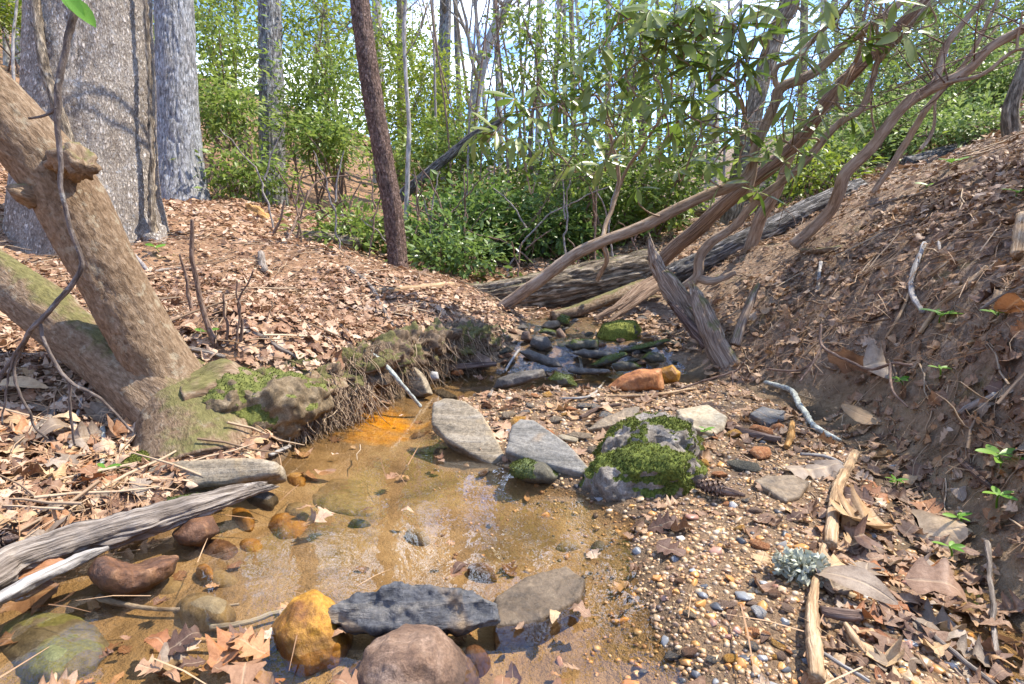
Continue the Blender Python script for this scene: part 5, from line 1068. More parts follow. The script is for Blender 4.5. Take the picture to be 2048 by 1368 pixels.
# gravel and pebbles
def gravel():
    R = np.random.default_rng(21); n = 29000
    rr = R.uniform(.55, 2.9, n) ** 1.0; th = R.uniform(-.15, .85, n); X, Y = rr * np.sin(th), rr * np.cos(th)
    Z, fb, fbar = height(X, Y, True)
    sdist, _, _ = poly_sd(BAR, X, Y)
    keep = (fb > .55) & (R.uniform(size=n) < np.where(sdist < .02, 1, np.where(sdist < .16, .35 * (1 - sdist / .16) + .03, .03)))
    # grow sparser in the deep sand
    X, Y, Z = X[keep], Y[keep], Z[keep]; n = len(X)
    S = np.exp(R.normal(math.log(.0047), .5, n)); S = np.clip(S, .0026, .020)
    px, py, d = project(np.stack([X, Y, Z], 1)); big_ = S / d; vis = (px > -30) & (px < 2080) & (py < 1400)
    order = np.argsort(-np.where(vis, big_, 0)); ind = order[:280]; rest = order[280:]
    cols = ['tan', 'orange', 'grey', 'dark', 'white', 'red', 'brown']; pr = [.26, .25, .12, .11, .02, .09, .15]
    nmz = {'tan': 'tan', 'orange': 'orange', 'grey': 'grey', 'dark': 'blackish', 'white': 'whitish', 'red': 'reddish', 'brown': 'brown'}
    for i in ind:
        c = cols[R.choice(7, p=pr)]; o = obj('pebble', peb_mesh(int(R.integers(10)), 'peb_' + c), loc=(X[i], Y[i], Z[i] + S[i] * .08), rot=(R.normal(0, .35), R.normal(0, .35), R.uniform(0, 6.28))); o.scale = (S[i] * 1.15, S[i] * 1.15, S[i] * R.uniform(.8, 1.3))
        where = min([(1440, 985, 'near the pine cone'), (1600, 1150, 'left of the lichen clump'), (1310, 1080, 'at the edge of the still water'), (1517, 1230, 'around the pale grey stone'), (1420, 1330, 'at the bottom of the gravel'), (1660, 1330, 'right of the lichen stick at the bottom'), (1290, 1260, 'in the shallow water beside the gravel'), (1250, 820, 'behind the mossy boulder'), (1480, 1080, 'in the middle of the gravel'), (1390, 1180, 'between the water and the pale grey stone'), (1570, 1330, 'beside the forked stick at the bottom'), (1700, 1200, 'under the long oval leaf'), (1530, 930, 'around the orange angular stone')], key=lambda l: (l[0] - px[i]) ** 2 + (l[1] - py[i]) ** 2)[2]
        tag(o, f'{nmz[c]} pebble {where}', 'pebble', f'{nmz[c]} pebbles {where}')
    ico = bmesh.new(); bmesh.ops.create_icosphere(ico, subdivisions=1, radius=1.0); v0 = np.array([x.co for x in ico.verts]); f0 = np.array([[x.index for x in p_.verts] for p_ in ico.faces]); ico.free()
    ba = []
    R2 = np.random.default_rng(3)
    for kk in range(4):
        ids = rest[kk::4]; v = v0 * R2.uniform(.75, 1.15, (len(v0), 1)) * np.array([1, .75, .55]); m_ = len(ids)
        a = R.uniform(0, 6.28, m_); D = np.stack([np.cos(a), np.sin(a), R.normal(0, .25, m_)], 1); Nn = np.array([0, 0, 1.]) + R.normal(0, .3, (m_, 3))
        T = np.stack([X[ids], Y[ids], Z[ids] + S[ids] * .05], 1)
        vv = np.einsum('nij,kj->nki', rots(D, Nn), v) * S[ids].reshape(-1, 1, 1) + T[:, None, :]; ba.append((vv.reshape(-1, 3), np.repeat(R.uniform(0, 1, m_), len(v)), m_))
    V = np.vstack([b[0] for b in ba]); tn = np.concatenate([b[1] for b in ba]); m_ = sum(b[2] for b in ba)
    fc = (f0[None] + (np.arange(m_) * len(v0))[:, None, None]).reshape(-1, 3)
    tag(obj('gravel', mesh('gravel', V, fc, M['gravel'], {'tint': tn}, False)), 'mixed orange tan and grey gravel of the bar', 'gravel', kind='stuff')
gravel()

# ------------------------------------------------------------------ pine cones
def pinecone(label, c, axis, L, W, seed, rows=11, around=7):
    axis = np.asarray(axis, float); axis /= np.linalg.norm(axis); t = thing('pine_cone', label, 'pine cone', c)
    limb('core', [np.zeros(3), axis * L * .5, axis * L], [W * .25, W * .28, W * .08], M['wood_dark'], t, (0, 0, 0), seg=10, n=12)
    sv = np.array([[0, 0, 0], [.55, .32, 0], [.55, -.32, 0], [1, .3, .08], [1, -.3, .08], [1.05, 0, .22], [.95, 0, -.08]], float)
    me = mesh('scale', sv, np.array([[0, 2, 1], [1, 2, 3], [2, 4, 3], [3, 4, 5], [3, 6, 4], [0, 1, 6], [0, 6, 2], [1, 3, 6], [2, 6, 4]]), M['cone'], smooth=False)
    x = np.cross(axis, [.2, .3, 1]); x /= np.linalg.norm(x); y = np.cross(axis, x); R = np.random.default_rng(seed)
    for i in range(rows):
        f = (i + .5) / rows; prof = math.sin(min(1, f * 1.1 + .18) * math.pi) ** .6 if f < .92 else .35; prof = max(prof, .35)
        for j in range(around):
            a = j * 6.283 / around + i * 2.4; rad = x * math.cos(a) + y * math.sin(a); dv = rad * .85 + axis * .5
            rm = rots(dv[None], axis[None])[0]; s = W * .5 * prof * R.uniform(.9, 1.1)
            o = obj('scale', me, t); o.matrix_local = Matrix.Translation(axis * L * f * .92) @ Matrix(((*rm[0], 0), (*rm[1], 0), (*rm[2], 0), (0, 0, 0, 1))) @ Matrix.Diagonal((s, s, s, 1))
    return t
M['cone'] = mat_rock('cone_scale', (.12, .075, .05), (.28, .19, .135), (.43, .33, .26), 60, bumpy=.3)
g0, g1 = G(1395, 985), G(1484, 1008)
pinecone('long brown pine cone lying beside the mossy boulder', g0 + [0, 0, .022], g1 - g0 + np.array([0, 0, .0]), np.linalg.norm(g1 - g0) * 1.05, .045, 1)
g0 = G(1775, 500); pinecone('grey brown pine cone resting high on the right bank', g0 + [0, 0, .02], (-.35, -.3, -.75), .085, .055, 2, 9, 7)
g0 = G(-12, 1100); pinecone('reddish pine cone cut by the left edge below the litter', g0 + [0, 0, .02], (1, -.1, .15), .055, .045, 3, 8, 7)

# ------------------------------------------------------------------ sticks and twigs
def gpath(sp, lift=.5):
    out = []
    for a, b, w in sp:
        g = G(a, b); d = depth(g); r = pxr(w, d); g = CAM + (g - CAM) * (1 - .018 / max(d, .3)); out.append((*(g + np.array([0, 0, r * lift + .004])), r))
    return out
STK = [('pale barked stick standing across the gravel toward the right bank', [(1660, 1100, 24), (1665, 1050, 22), (1672, 1000, 22), (1688, 955, 20), (1712, 912, 16)], 'wood_tan'),
       ('pale forked tip of stick with lichen at the bottom right', [(1633, 1372, 30), (1626, 1290, 28), (1622, 1230, 24), (1628, 1180, 16), (1642, 1110, 12), (1656, 1078, 6)], 'wood_tan'),
       ('curved whitish stick hanging down the right bank', [(1848, 490, 9), (1825, 550, 10), (1823, 590, 11), (1845, 628, 10)], 'wood_white'), ('short straight whitish stick on the right bank', [(1641, 528, 7), (1634, 588, 7)], 'wood_white'),
       ('tiny whitish stick near the top of the right bank', [(1877, 488, 6), (1881, 515, 6)], 'wood_white'), ('long tan stick slanting down the right bank', [(1972, 538, 9), (1920, 585, 9), (1878, 618, 9), (1838, 672, 8)], 'wood_tan'),
       ('thin tan stick in the middle of the right bank', [(1818, 590, 6), (1795, 640, 6), (1772, 682, 5)], 'wood_tan'), ('grey stick at the right edge above the sprouts', [(2055, 575, 8), (2000, 598, 8), (1960, 622, 6)], 'wood_grey'),
       ('white broken stick on the bare soil at the right', [(1990, 795, 11), (1955, 812, 13), (1920, 832, 10)], 'wood_white'), ('lichen covered stick pointing down to the gravel', [(1530, 768, 8), (1580, 785, 11), (1601, 818, 12), (1630, 858, 12), (1680, 886, 8)], 'twig_lichen'),
       ('brown stick low in the leaves right of the lichen stick', [(1560, 885, 12), (1530, 880, 14), (1470, 865, 16)], 'wood_dark'), ('mossy ended stick near the crest of the right bank', [(1604, 508, 12), (1640, 506, 12), (1682, 500, 10)], 'bark_smooth'),
       ('thick stick at the right border', [(2046, 440, 22), (2040, 480, 24), (2032, 520, 22)], 'wood_tan'), ('tan stick in the leaves of the slope below the grey cut log', [(1930, 350, 10), (1880, 372, 12), (1845, 392, 8)], 'wood_dark'),
       ('broken grey stick sloping across the left bank litter', [(694, 539, 9), (739, 573, 8), (763, 614, 7), (788, 656, 7)], 'wood_grey'), ('brown rotten stick in front of the slim brown trunk', [(752, 588, 12), (820, 583, 14), (880, 577, 14), (905, 573, 10)], 'wood_tan'),
       ('grey twisted stick behind the mossy roots', [(440, 658, 6), (513, 672, 9), (560, 700, 9), (610, 730, 6)], 'wood_grey'), ('long thin stick lying right of the hanging branch', [(270, 515, 8), (335, 590, 8), (400, 648, 7)], 'twig_grey'),
       ('thin horizontal stick in the left litter', [(290, 548, 7), (345, 542, 7), (400, 540, 6)], 'wood_grey'), ('grey stick lying below the sapling stems', [(300, 600, 9), (370, 595, 9), (445, 590, 8)], 'wood_white'),
       ('short thick grey stick in the left litter', [(522, 512, 14), (528, 540, 14), (540, 550, 8)], 'wood_grey'), ('thin stick from the left border under the leaning stem', [(0, 715, 7), (90, 712, 7), (185, 706, 6)], 'wood_grey'),
       ('grey stick behind the leaning tree foot', [(366, 700, 10), (400, 705, 9), (450, 718, 8)], 'wood_grey'), ('white twig stub by the ledge stone', [(540, 915, 8), (580, 898, 8)], 'wood_white'),
       ('knobbly twig floating in the left pool', [(198, 1200, 14), (250, 1214, 10), (330, 1222, 8), (410, 1222, 7), (480, 1214, 5)], 'twig_grey'), ('grey stick across the leaves at the bottom left', [(420, 1262, 11), (480, 1255, 11), (545, 1235, 10), (600, 1222, 6)], 'wood_white'),
       ('mossy stick stub at the lower right of the gravel', [(1640, 1232, 20), (1690, 1240, 24), (1718, 1240, 18)], 'wood_dark'), ('pointed tan wood chip at the lower right', [(1690, 1255, 10), (1710, 1290, 16), (1728, 1312, 6)], 'wood_tan'),
       ('thin white twig at the bottom right corner', [(1640, 1310, 8), (1700, 1345, 8), (1740, 1372, 7)], 'wood_white'), ('long dark stick at the bottom right corner', [(1830, 1250, 8), (1900, 1310, 10), (1990, 1380, 10)], 'wood_grey'),
       ('dangling bare root at the right border', [(1972, 1090, 10), (1978, 1160, 9), (1985, 1240, 10), (1992, 1330, 9)], 'wood_grey'), ('brown stick slanting below the green sprout', [(1920, 925, 12), (1950, 955, 12), (1985, 985, 8)], 'wood_dark'),
       ('rusty flat wood chip standing in the leaves', [(1585, 850, 10), (1580, 880, 14), (1574, 898, 10)], 'wood_rot'), ('white curved twig arching over the flat wet stone', [(1600, 912, 6), (1650, 918, 7), (1690, 935, 6)], 'wood_white'),
       ('small brown stick on the upper gravel', [(1160, 838, 7), (1200, 820, 8), (1240, 812, 6)], 'wood_dark'), ('thin pale twig across the upper gravel', [(1120, 800, 5), (1180, 795, 5), (1210, 765, 4)], 'wood_white'), ('tan stick lying on the upper gravel bar', [(1210, 795, 6), (1310, 792, 6), (1390, 780, 5)], 'wood_tan'),
       ('pale twig standing in the cascade', [(1148, 700, 5), (1160, 720, 6), (1166, 750, 5)], 'wood_white'), ('bent twig leaning on the dark tilted slab', [(1010, 745, 5), (1026, 720, 6), (1038, 700, 5)], 'wood_white'), ('thin stick over the slabs of the cascade', [(1168, 708, 4), (1185, 685, 4), (1195, 662, 4)], 'wood_tan'),
       ('grey stick pointing into the upper pool', [(978, 795, 8), (990, 778, 7)], 'wood_grey'), ('curled twig in the litter near the slim brown trunk', [(830, 560, 7), (862, 538, 9), (880, 530, 6)], 'wood_dark'),
       ('tan stick lying beside the bottom litter', [(300, 1310, 9), (380, 1290, 10), (470, 1290, 7)], 'wood_tan'), ('small stick crossing the driftwood', [(170, 1058, 5), (190, 1072, 5), (206, 1084, 4)], 'wood_tan'), ('brown stick in the left corner litter', [(100, 880, 8), (130, 940, 9), (110, 985, 7)], 'wood_dark'),
       ('grey stick standing beside the leaning tree foot', [(206, 860, 9), (208, 905, 9), (205, 935, 8)], 'twig_lichen'), ('bent grey twig below the hanging branch', [(140, 900, 6), (150, 850, 6), (165, 800, 6)], 'twig_grey'),
       ('broad grey stick lying in the left corner litter', [(60, 880, 12), (100, 840, 14), (130, 800, 12)], 'wood_grey'), ('thin stick across the slope leaves', [(1720, 420, 6), (1800, 400, 7), (1870, 385, 6)], 'wood_grey'), ('tan stick below the crest pine cone', [(1850, 560, 6), (1880, 540, 7), (1900, 525, 6)], 'wood_tan')]
for k, (lb, sp, mt) in enumerate(STK):
    branch_thing('stick', lb, [gpath(sp)], M[mt], 'stick', seed=300 + k, seg=10, wob=.003, lump=.18, world_=True)
branch_thing('lichen_stick', 'lichen speckled stick slanting down the bank into the pool', [[(676, 645, 9, 2.35), (720, 688, 9, 2.3), (770, 730, 9, 2.2), (805, 772, 8, 2.18), (842, 814, 7, 2.22)]], M['twig_lichen'], 'stick', seed=360, seg=10, lump=.2, wob=.004)
for k, (lb, sps) in enumerate([('forked brown twig lying over the right leaf litter', [[(1642, 650, 5, 2.05), (1644, 693, 6, 2.0), (1690, 718, 6, 1.9), (1734, 738, 6, 1.84), (1782, 728, 6, 1.76), (1825, 732, 5, 1.7)], [(1644, 693, 5, 2.0), (1630, 720, 5, 1.98), (1600, 765, 4, 1.95)], [(1780, 728, 5, 1.76), (1785, 780, 5, 1.66), (1815, 815, 4, 1.6)]]),
                      ('thin arching twig in front of the snag foot', [[(1340, 786, 4, 2.4), (1400, 765, 4, 2.4), (1470, 742, 4, 2.35), (1490, 725, 3, 2.3)], [(1465, 744, 4, 2.35), (1466, 770, 3, 2.3)], [(1535, 738, 4, 2.2), (1600, 740, 5, 2.1), (1640, 710, 4, 2.05)]]),
                      ('dry thin branch spreading above the litter by the orange log', [[(540, 560, 5, 4.2), (580, 470, 5, 4.6), (610, 400, 5, 5.0), (640, 360, 4, 5.2), (700, 350, 3, 5.3)], [(610, 400, 3, 5.0), (600, 360, 3, 5.0), (640, 345, 3, 5.0)], [(575, 480, 3, 4.6), (600, 440, 3, 4.7), (640, 420, 3, 4.8)]])]):
    branch_thing('twig_branch', lb, sps, M['twig_brown'], seed=370 + k, seg=7, wob=.004)
for k, (sp, lb) in enumerate([([(434, 694, 12), (410, 645, 11), (393, 577, 10), (386, 520, 9), (388, 440, 7)], 'tallest bare sapling stem right of the leaning trunk'), ([(455, 690, 6), (452, 640, 5), (448, 585, 4)], 'short bare sapling stem nearest the tall one'), ([(480, 690, 7), (484, 640, 6), (480, 600, 4), (505, 540, 3)], 'bare sapling stem bending right'),
                              ([(470, 700, 5), (478, 620, 4), (472, 560, 3)], 'hair thin sapling stem behind the bending one'), ([(388, 640, 8), (372, 560, 6), (362, 510, 4)], 'bare sapling stem leaning left'), ([(545, 470, 6), (560, 440, 5), (570, 400, 4)], 'thin stem beside the orange rotten log'), ([(595, 480, 5), (600, 440, 4), (615, 380, 3)], 'thin stem behind the orange rotten log')]):
    g = G(sp[0][0], sp[0][1]); d = depth(g)
    branch_thing('sapling', lb, [[(a, b, w, d - .0 - .02 * j) for j, (a, b, w) in enumerate(sp)]], M['twig_brown'], 'sapling', seed=390 + k, seg=8, wob=.006)

# ------------------------------------------------------------------ fallen leaves
def dry_leaf(kind, n, seed):
    R = np.random.default_rng(seed); ts = np.linspace(0, 1, n); nl = R.uniform(3.0, 4.2); ph = R.uniform(-.6, .6)
    if kind == 'oak':
        env = .05 + .28 * np.sin(np.clip(ts, 0, 1) ** 1.15 * math.pi) ** .65
        w = env * (1 + (.42 * np.cos(2 * math.pi * nl * ts + math.pi + ph) if n > 8 else 0 * ts))
    elif kind == 'maple':
        env = .05 + .40 * np.sin(ts ** .8 * math.pi) ** .7; w = env * (1 + (.28 * np.cos(2 * math.pi * 2.5 * ts + math.pi + ph) if n > 8 else 0 * ts))
    else: w = .01 + .21 * np.sin(ts ** .9 * math.pi) ** .85
    w[0] = .012; w[-1] = .015
    jt = .12 if n < 20 else .02
    c1, c2, tw, c3 = R.normal(0, .28), R.uniform(.1, .9) * R.choice([1, 1, -1]), R.normal(0, .4), R.normal(0, .06)
    v = []
    for k, t in enumerate(ts):
        z = c1 * t * (1 - t) * 1.6 + (.05 if n < 20 else .025) * math.sin(t * 8 + seed) + c3 * math.sin(t * 5)
        a = tw * (t - .5)
        for s, ww in ((1, w[k] * R.uniform(1 - jt, 1 + jt)), (0, 0), (-1, w[k] * R.uniform(1 - jt, 1 + jt))):
            yy = s * ww; sag = abs(c2) * ww; yy = yy * math.cos(min(1.2, sag * 1.3)); zz = z + c2 * ww * ww * 2.2 + a * yy + ((.022 if n < 20 else .004) * R.normal() if s else 0)
            v.append([t - .5 + (.05 * math.cos(2 * math.pi * nl * t + ph) if s and kind == 'oak' and n > 8 else 0), yy, zz])
    f = []
    for k in range(n - 1):
        a = 3 * k; f += [[a, a + 3, a + 4, a + 1], [a + 1, a + 4, a + 5, a + 2]]
    return np.array(v), np.array(f)
KN = ['oak', 'oak', 'oval', 'maple', 'oval', 'oak']
HI = [dry_leaf(KN[k % 6], 15, k) for k in range(18)]; MID = [dry_leaf(KN[k % 6], 9, k) for k in range(18)]; LO = [dry_leaf(KN[k % 6], 4, 40 + k) for k in range(18)]
_lm = {}
def MIDF(n): return (np.arange(n) % 3 != 1).astype(np.float32)
LM = [(1790, 1075, 'beside the largest oak leaf'), (1440, 985, 'near the pine cone'), (110, 760, 'under the hanging branch'), (300, 1050, 'by the driftwood'), (430, 660, 'around the bare sapling stems'), (700, 640, 'above the undercut bank'), (1600, 1150, 'beside the lichen clump'),
      (1630, 850, 'by the lichen stick'), (1450, 740, 'around the foot of the snag'), (2000, 980, 'below the brightest green sprout'), (1835, 560, 'around the curved whitish stick'), (1660, 1000, 'beside the pale standing stick'), (1865, 1230, 'over the trickle at the right'), (380, 1320, 'in the heap at the bottom left'), (1740, 770, 'beside the upright curled leaves'),
      (1760, 1330, 'at the bottom right edge'), (100, 960, 'in the left corner litter'), (1900, 720, 'on the bare soil of the right bank'), (1250, 840, 'on the upper gravel'), (850, 1080, 'floating on the pool'), (350, 900, 'by the foot of the leaning tree'), (1560, 1000, 'by the flat wet grey stone'), (240, 560, 'at the foot of the widest trunk'), (1900, 430, 'on the crest of the right slope'), (560, 560, 'in the open middle of the left bank')]
def place(px, py): return min(LM, key=lambda l: (l[0] - px) ** 2 + (l[1] - py) ** 2)[2]
def litter():
    R = np.random.default_rng(33); n = 52000
    # uniform over the ground in front of the camera
    rr = np.sqrt(R.uniform(.5 ** 2, 9.0 ** 2, n)); m2 = R.uniform(size=n) < .45; rr[m2] = R.uniform(.6, 3.6, m2.sum()); th = np.radians(R.uniform(-47, 47, n))
    X, Y = rr * np.sin(th), rr * np.cos(th); Z, fb, fbar = height(X, Y, True); nm = normal_at(X, Y)
    px, py, d = project(np.stack([X, Y, Z], 1))
    left = X < np.where(Y > 3.4, .35 + (Y - 3.4) * .15, .0)
    steep = nm[:, 2]
    pat = fbm(np.stack([X, Y, 0 * X], 1) * 2.2, 3, 71)
    pr = np.where(left, 1.0, np.where(pat > -.05, 1., .65) * np.where(steep < .75, .5, 1))
    ratio = X / np.maximum(Y, .1)
    pr = np.where(fb > .5, np.where(Y > 2.62, .06, np.where((ratio > .58) & (Y < 2), .35, np.where(fbar > .5, np.where(Y > 1.55, .2, .03), .014))), pr)
    pr = np.where((fb > .3) & (Y < .83) & (X < -.3), np.where((X > -.64) & (X < -.34), .2, .02), pr)
    keep = (R.uniform(size=n) < pr) & (d > .55); X, Y, Z, nm, px, py, d, left, fb = [a[keep] for a in (X, Y, Z, nm, px, py, d, left, fb)]; n = len(X)
    S = np.clip(np.where(left, np.exp(R.normal(math.log(.036), .32, n)), np.exp(R.normal(math.log(.036), .36, n))), .018, .078) * np.where(d > 4.2, 1.5, 1); S = np.where((d < 1.6) & left, S * 1.1, S)
    a = R.uniform(0, 6.28, n); D = np.stack([np.cos(a), np.sin(a), R.normal(0, .18, n)], 1); Nn = nm + R.normal(0, 1, (n, 3)) * R.choice([.1, .2, .42], n)[:, None]
    D = D - nm * (D * nm).sum(1, keepdims=True) * .9
    RT = rots(D, Nn); sunk = (R.uniform(size=n) < .6) & (Z < -.01)
    T = np.stack([X, Y, np.where((fb > .5) & ~sunk, np.maximum(Z, .0), Z) + R.uniform(.004, .03, n) * np.where(fb > .5, .35, 1)], 1)
    kind = R.integers(0, 18, n); vis = (px > -20) & (px < 2070) & (py < 1390) & (py > 250)
    score = np.where(vis, S / d, 0); order = np.argsort(-score); ind, rest = order[:300], order[300:]
    for i in ind:
        k = int(kind[i])
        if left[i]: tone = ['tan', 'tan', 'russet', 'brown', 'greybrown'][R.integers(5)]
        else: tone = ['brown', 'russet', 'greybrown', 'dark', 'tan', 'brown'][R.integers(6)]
        if py[i] > 1180 and left[i]: tone = ['brown', 'greybrown', 'dark', 'russet'][R.integers(4)]
        key = (k, tone)
        if key not in _lm: _lm[key] = mesh('fallen_leaf', HI[k][0], HI[k][1], M['dry_' + tone], {'mid': MIDF(len(HI[k][0]))})
        o = obj('fallen_leaf', _lm[key]); r = RT[i]; s = S[i]
        o.matrix_world = Matrix.Translation(T[i]) @ Matrix(((*r[0], 0), (*r[1], 0), (*r[2], 0), (0, 0, 0, 1))) @ Matrix.Diagonal((s, s, s, 1))
        sh = {'oak': 'lobed oak leaf', 'oval': 'narrow oval leaf', 'maple': 'broad jagged leaf'}[KN[k % 6]]
        wh = place(px[i], py[i])
        tn_ = {'tan': 'pale tan', 'russet': 'russet', 'brown': 'brown', 'greybrown': 'grey brown', 'dark': 'dark brown'}[tone]
        tag(o, f'dry {tn_} {sh} {wh}', 'leaf', f'dry {tn_} {sh} {wh}')
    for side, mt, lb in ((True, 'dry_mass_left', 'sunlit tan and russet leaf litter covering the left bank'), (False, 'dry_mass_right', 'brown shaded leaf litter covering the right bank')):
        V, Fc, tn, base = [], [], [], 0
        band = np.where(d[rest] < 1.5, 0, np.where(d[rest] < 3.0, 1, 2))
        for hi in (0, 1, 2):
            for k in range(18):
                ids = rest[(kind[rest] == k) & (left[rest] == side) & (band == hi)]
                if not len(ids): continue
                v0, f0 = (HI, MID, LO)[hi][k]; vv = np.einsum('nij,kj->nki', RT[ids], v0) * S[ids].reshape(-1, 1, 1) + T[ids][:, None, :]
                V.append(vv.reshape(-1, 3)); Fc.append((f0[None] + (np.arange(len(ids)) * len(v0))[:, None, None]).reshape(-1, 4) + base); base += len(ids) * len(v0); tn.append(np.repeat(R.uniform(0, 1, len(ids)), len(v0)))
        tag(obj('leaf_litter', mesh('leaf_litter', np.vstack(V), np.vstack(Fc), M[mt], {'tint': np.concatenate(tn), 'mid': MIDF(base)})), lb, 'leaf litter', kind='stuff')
litter()
def big_leaf(label, px, py, w, kind, tone, seed, az=0., lift=.02, tilt=(0, 0), hi=True):
    v, f = dry_leaf(kind, 29, seed); g = G(px, py, lift); s = w / FPX * depth(g)
    o = obj('fallen_leaf', mesh('fallen_leaf', v, f, M['dry_' + tone], {'mid': MIDF(len(v))}), loc=g, rot=(tilt[0], tilt[1], az)); o.scale = (s, s, s); return tag(o, label, 'leaf')
big_leaf('largest pale tan oak leaf lying right of the gravel', 1790, 1075, 230, 'oak', 'tan', 201, -.25, .045, (.5, .1))
big_leaf('pale tan oak leaf overlapping behind the largest one', 1720, 1055, 150, 'oak', 'tan', 202, .5, .03, (.35, .2))
big_leaf('long pinkish brown oval leaf beside the lichen clump', 1705, 1195, 150, 'oval', 'greybrown', 203, -.65, .02, (.3, 0))
big_leaf('brown cupped leaf over the trickle at the right', 1865, 1225, 105, 'maple', 'brown', 204, -.5, .04, (.25, .2))
big_leaf('grey brown upright curled leaf on the right bank', 1745, 770, 90, 'maple', 'greybrown', 205, .6, .06, (.9, .2))
big_leaf('grey brown upright curled leaf left of another on the right bank', 1700, 765, 100, 'maple', 'brown', 206, 2.3, .06, (1.0, -.2))
big_leaf('pale brown oak leaf spotted with holes beside the pale stick', 1625, 950, 120, 'oak', 'greybrown', 207, .1, .02, (.2, 0))
big_leaf('large pale leaf in the left corner above the driftwood', 60, 1065, 130, 'oak', 'greybrown', 208, .2, .03, (.3, 0))
big_leaf('lobed brown leaf hanging over the water at the left edge', 45, 1215, 130, 'oak', 'brown', 209, .5, .03, (.5, .1))
big_leaf('russet leaf on the whitish driftwood', 95, 1190, 90, 'oval', 'russet', 210, .7, .05, (.6, 0))
big_leaf('dark maroon leaf draped on the driftwood log', 270, 1085, 70, 'maple', 'dark', 211, .4, .03, (.6, .2))
big_leaf('pale lavender grey leaf in the left litter', 120, 885, 80, 'oval', 'greybrown', 212, 1.2, .03, (.5, 0))
big_leaf('brown leaf at the right edge of the slope', 2020, 640, 110, 'oval', 'russet', 213, 1.1, .04, (.6, .3))
big_leaf('yellow tan curled leaf under the hanging branch', 40, 800, 100, 'oval', 'tan', 214, .3, .03, (.3, 0))
big_leaf('flat tan leaf low on the right bank', 1740, 850, 110, 'oval', 'tan', 215, -.6, .03, (.3, .2))
big_leaf('wet black leaf standing against the small mossy stone', 1712, 1100, 70, 'maple', 'dark', 216, .8, .03, (1.0, .3))
# needles
def needles():
    R = np.random.default_rng(44); n = 15000; rr = R.uniform(.6, 4.6, n); th = np.radians(R.uniform(-46, 46, n)); X, Y = rr * np.sin(th), rr * np.cos(th)
    Z, fb, fbar = height(X, Y, True); pat = fbm(np.stack([X, Y, 0 * X], 1) * 1.6, 2, 9); k = (pat > -.12) & ((fb < .4) | (R.uniform(size=n) < .025)); X, Y, Z = X[k], Y[k], Z[k]; nm = normal_at(X, Y); n = len(X)
    a = R.uniform(0, 6.28, n); D = np.stack([np.cos(a), np.sin(a), R.normal(0, .2, n)], 1); D = D - nm * (D * nm).sum(1, keepdims=True) * .85
    v0 = np.array([[-.5, -.008, 0], [-.5, .008, 0], [0, .009, .04], [0, -.009, .04], [.5, .003, 0], [.5, -.003, 0]]); f0 = np.array([[0, 3, 2, 1], [3, 5, 4, 2]])
    T = np.stack([X, Y, np.maximum(Z, 0) + R.uniform(.008, .035, n)], 1)
    me = scatter_mesh((v0, f0), rots(D, nm + R.normal(0, .4, (n, 3))), R.uniform(.07, .16, n), T, R.uniform(0, 1, n), 'pine_needles', M['dry_grass'])
    tag(obj('pine_needles', me), 'fallen brown pine needles strewn over the banks', 'pine needles', kind='stuff')
needles()
def small_twigs():
    R = np.random.default_rng(45); n = 1400; rr = R.uniform(.7, 5.5, n); th = np.radians(R.uniform(-46, 46, n)); X, Y = rr * np.sin(th), rr * np.cos(th)
    Z, fb, fbar = height(X, Y, True); k = (fb < .4) | (R.uniform(size=n) < .012); X, Y, Z = X[k], Y[k], Z[k]; nm = normal_at(X, Y); n = len(X)
    a = R.uniform(0, 6.28, n); D = np.stack([np.cos(a), np.sin(a), R.normal(0, .15, n)], 1); D = D - nm * (D * nm).sum(1, keepdims=True) * .9
    xs = [-.5, -.2, .15, .5]; of = [0, .035, -.02, .03]; wd = [.016, .015, .012, .007]; v0 = []
    for x, o_, w in zip(xs, of, wd): v0 += [[x, o_ + w, 0], [x, o_ - w, 0], [x, o_, w * 1.7]]
    f0 = []
    for j in range(3):
        for m_ in range(3): p_, q_ = 3 * j + m_, 3 * j + (m_ + 1) % 3; f0.append([p_, q_, q_ + 3, p_ + 3])
    T = np.stack([X, Y, np.maximum(Z, 0) + R.uniform(.012, .04, n)], 1)
    me = scatter_mesh((np.array(v0), np.array(f0)), rots(D, nm + R.normal(0, .3, (n, 3))), R.uniform(.06, .26, n), T, R.uniform(0, 1, n), 'small_twigs', M['root_hair'])
    tag(obj('small_twigs', me), 'small broken twigs strewn through the leaf litter', 'twigs', kind='stuff')
small_twigs()
# fine roots on the right bank
RR = np.random.default_rng(12); st = []
while len(st) < 800:
    a, b = RR.uniform(1480, 2048), RR.uniform(520, 1000)
    if b > 420 + (2048 - a) * .25: st.append((a, b))
st = np.array([G(a, b, .012) for a, b in st]); strands('fine_roots', 'fine dry roots trailing over the bare soil of the right bank', st, M['root_hair'], (.05, .18), .0013, seed=2, down=.55, spread=.6)

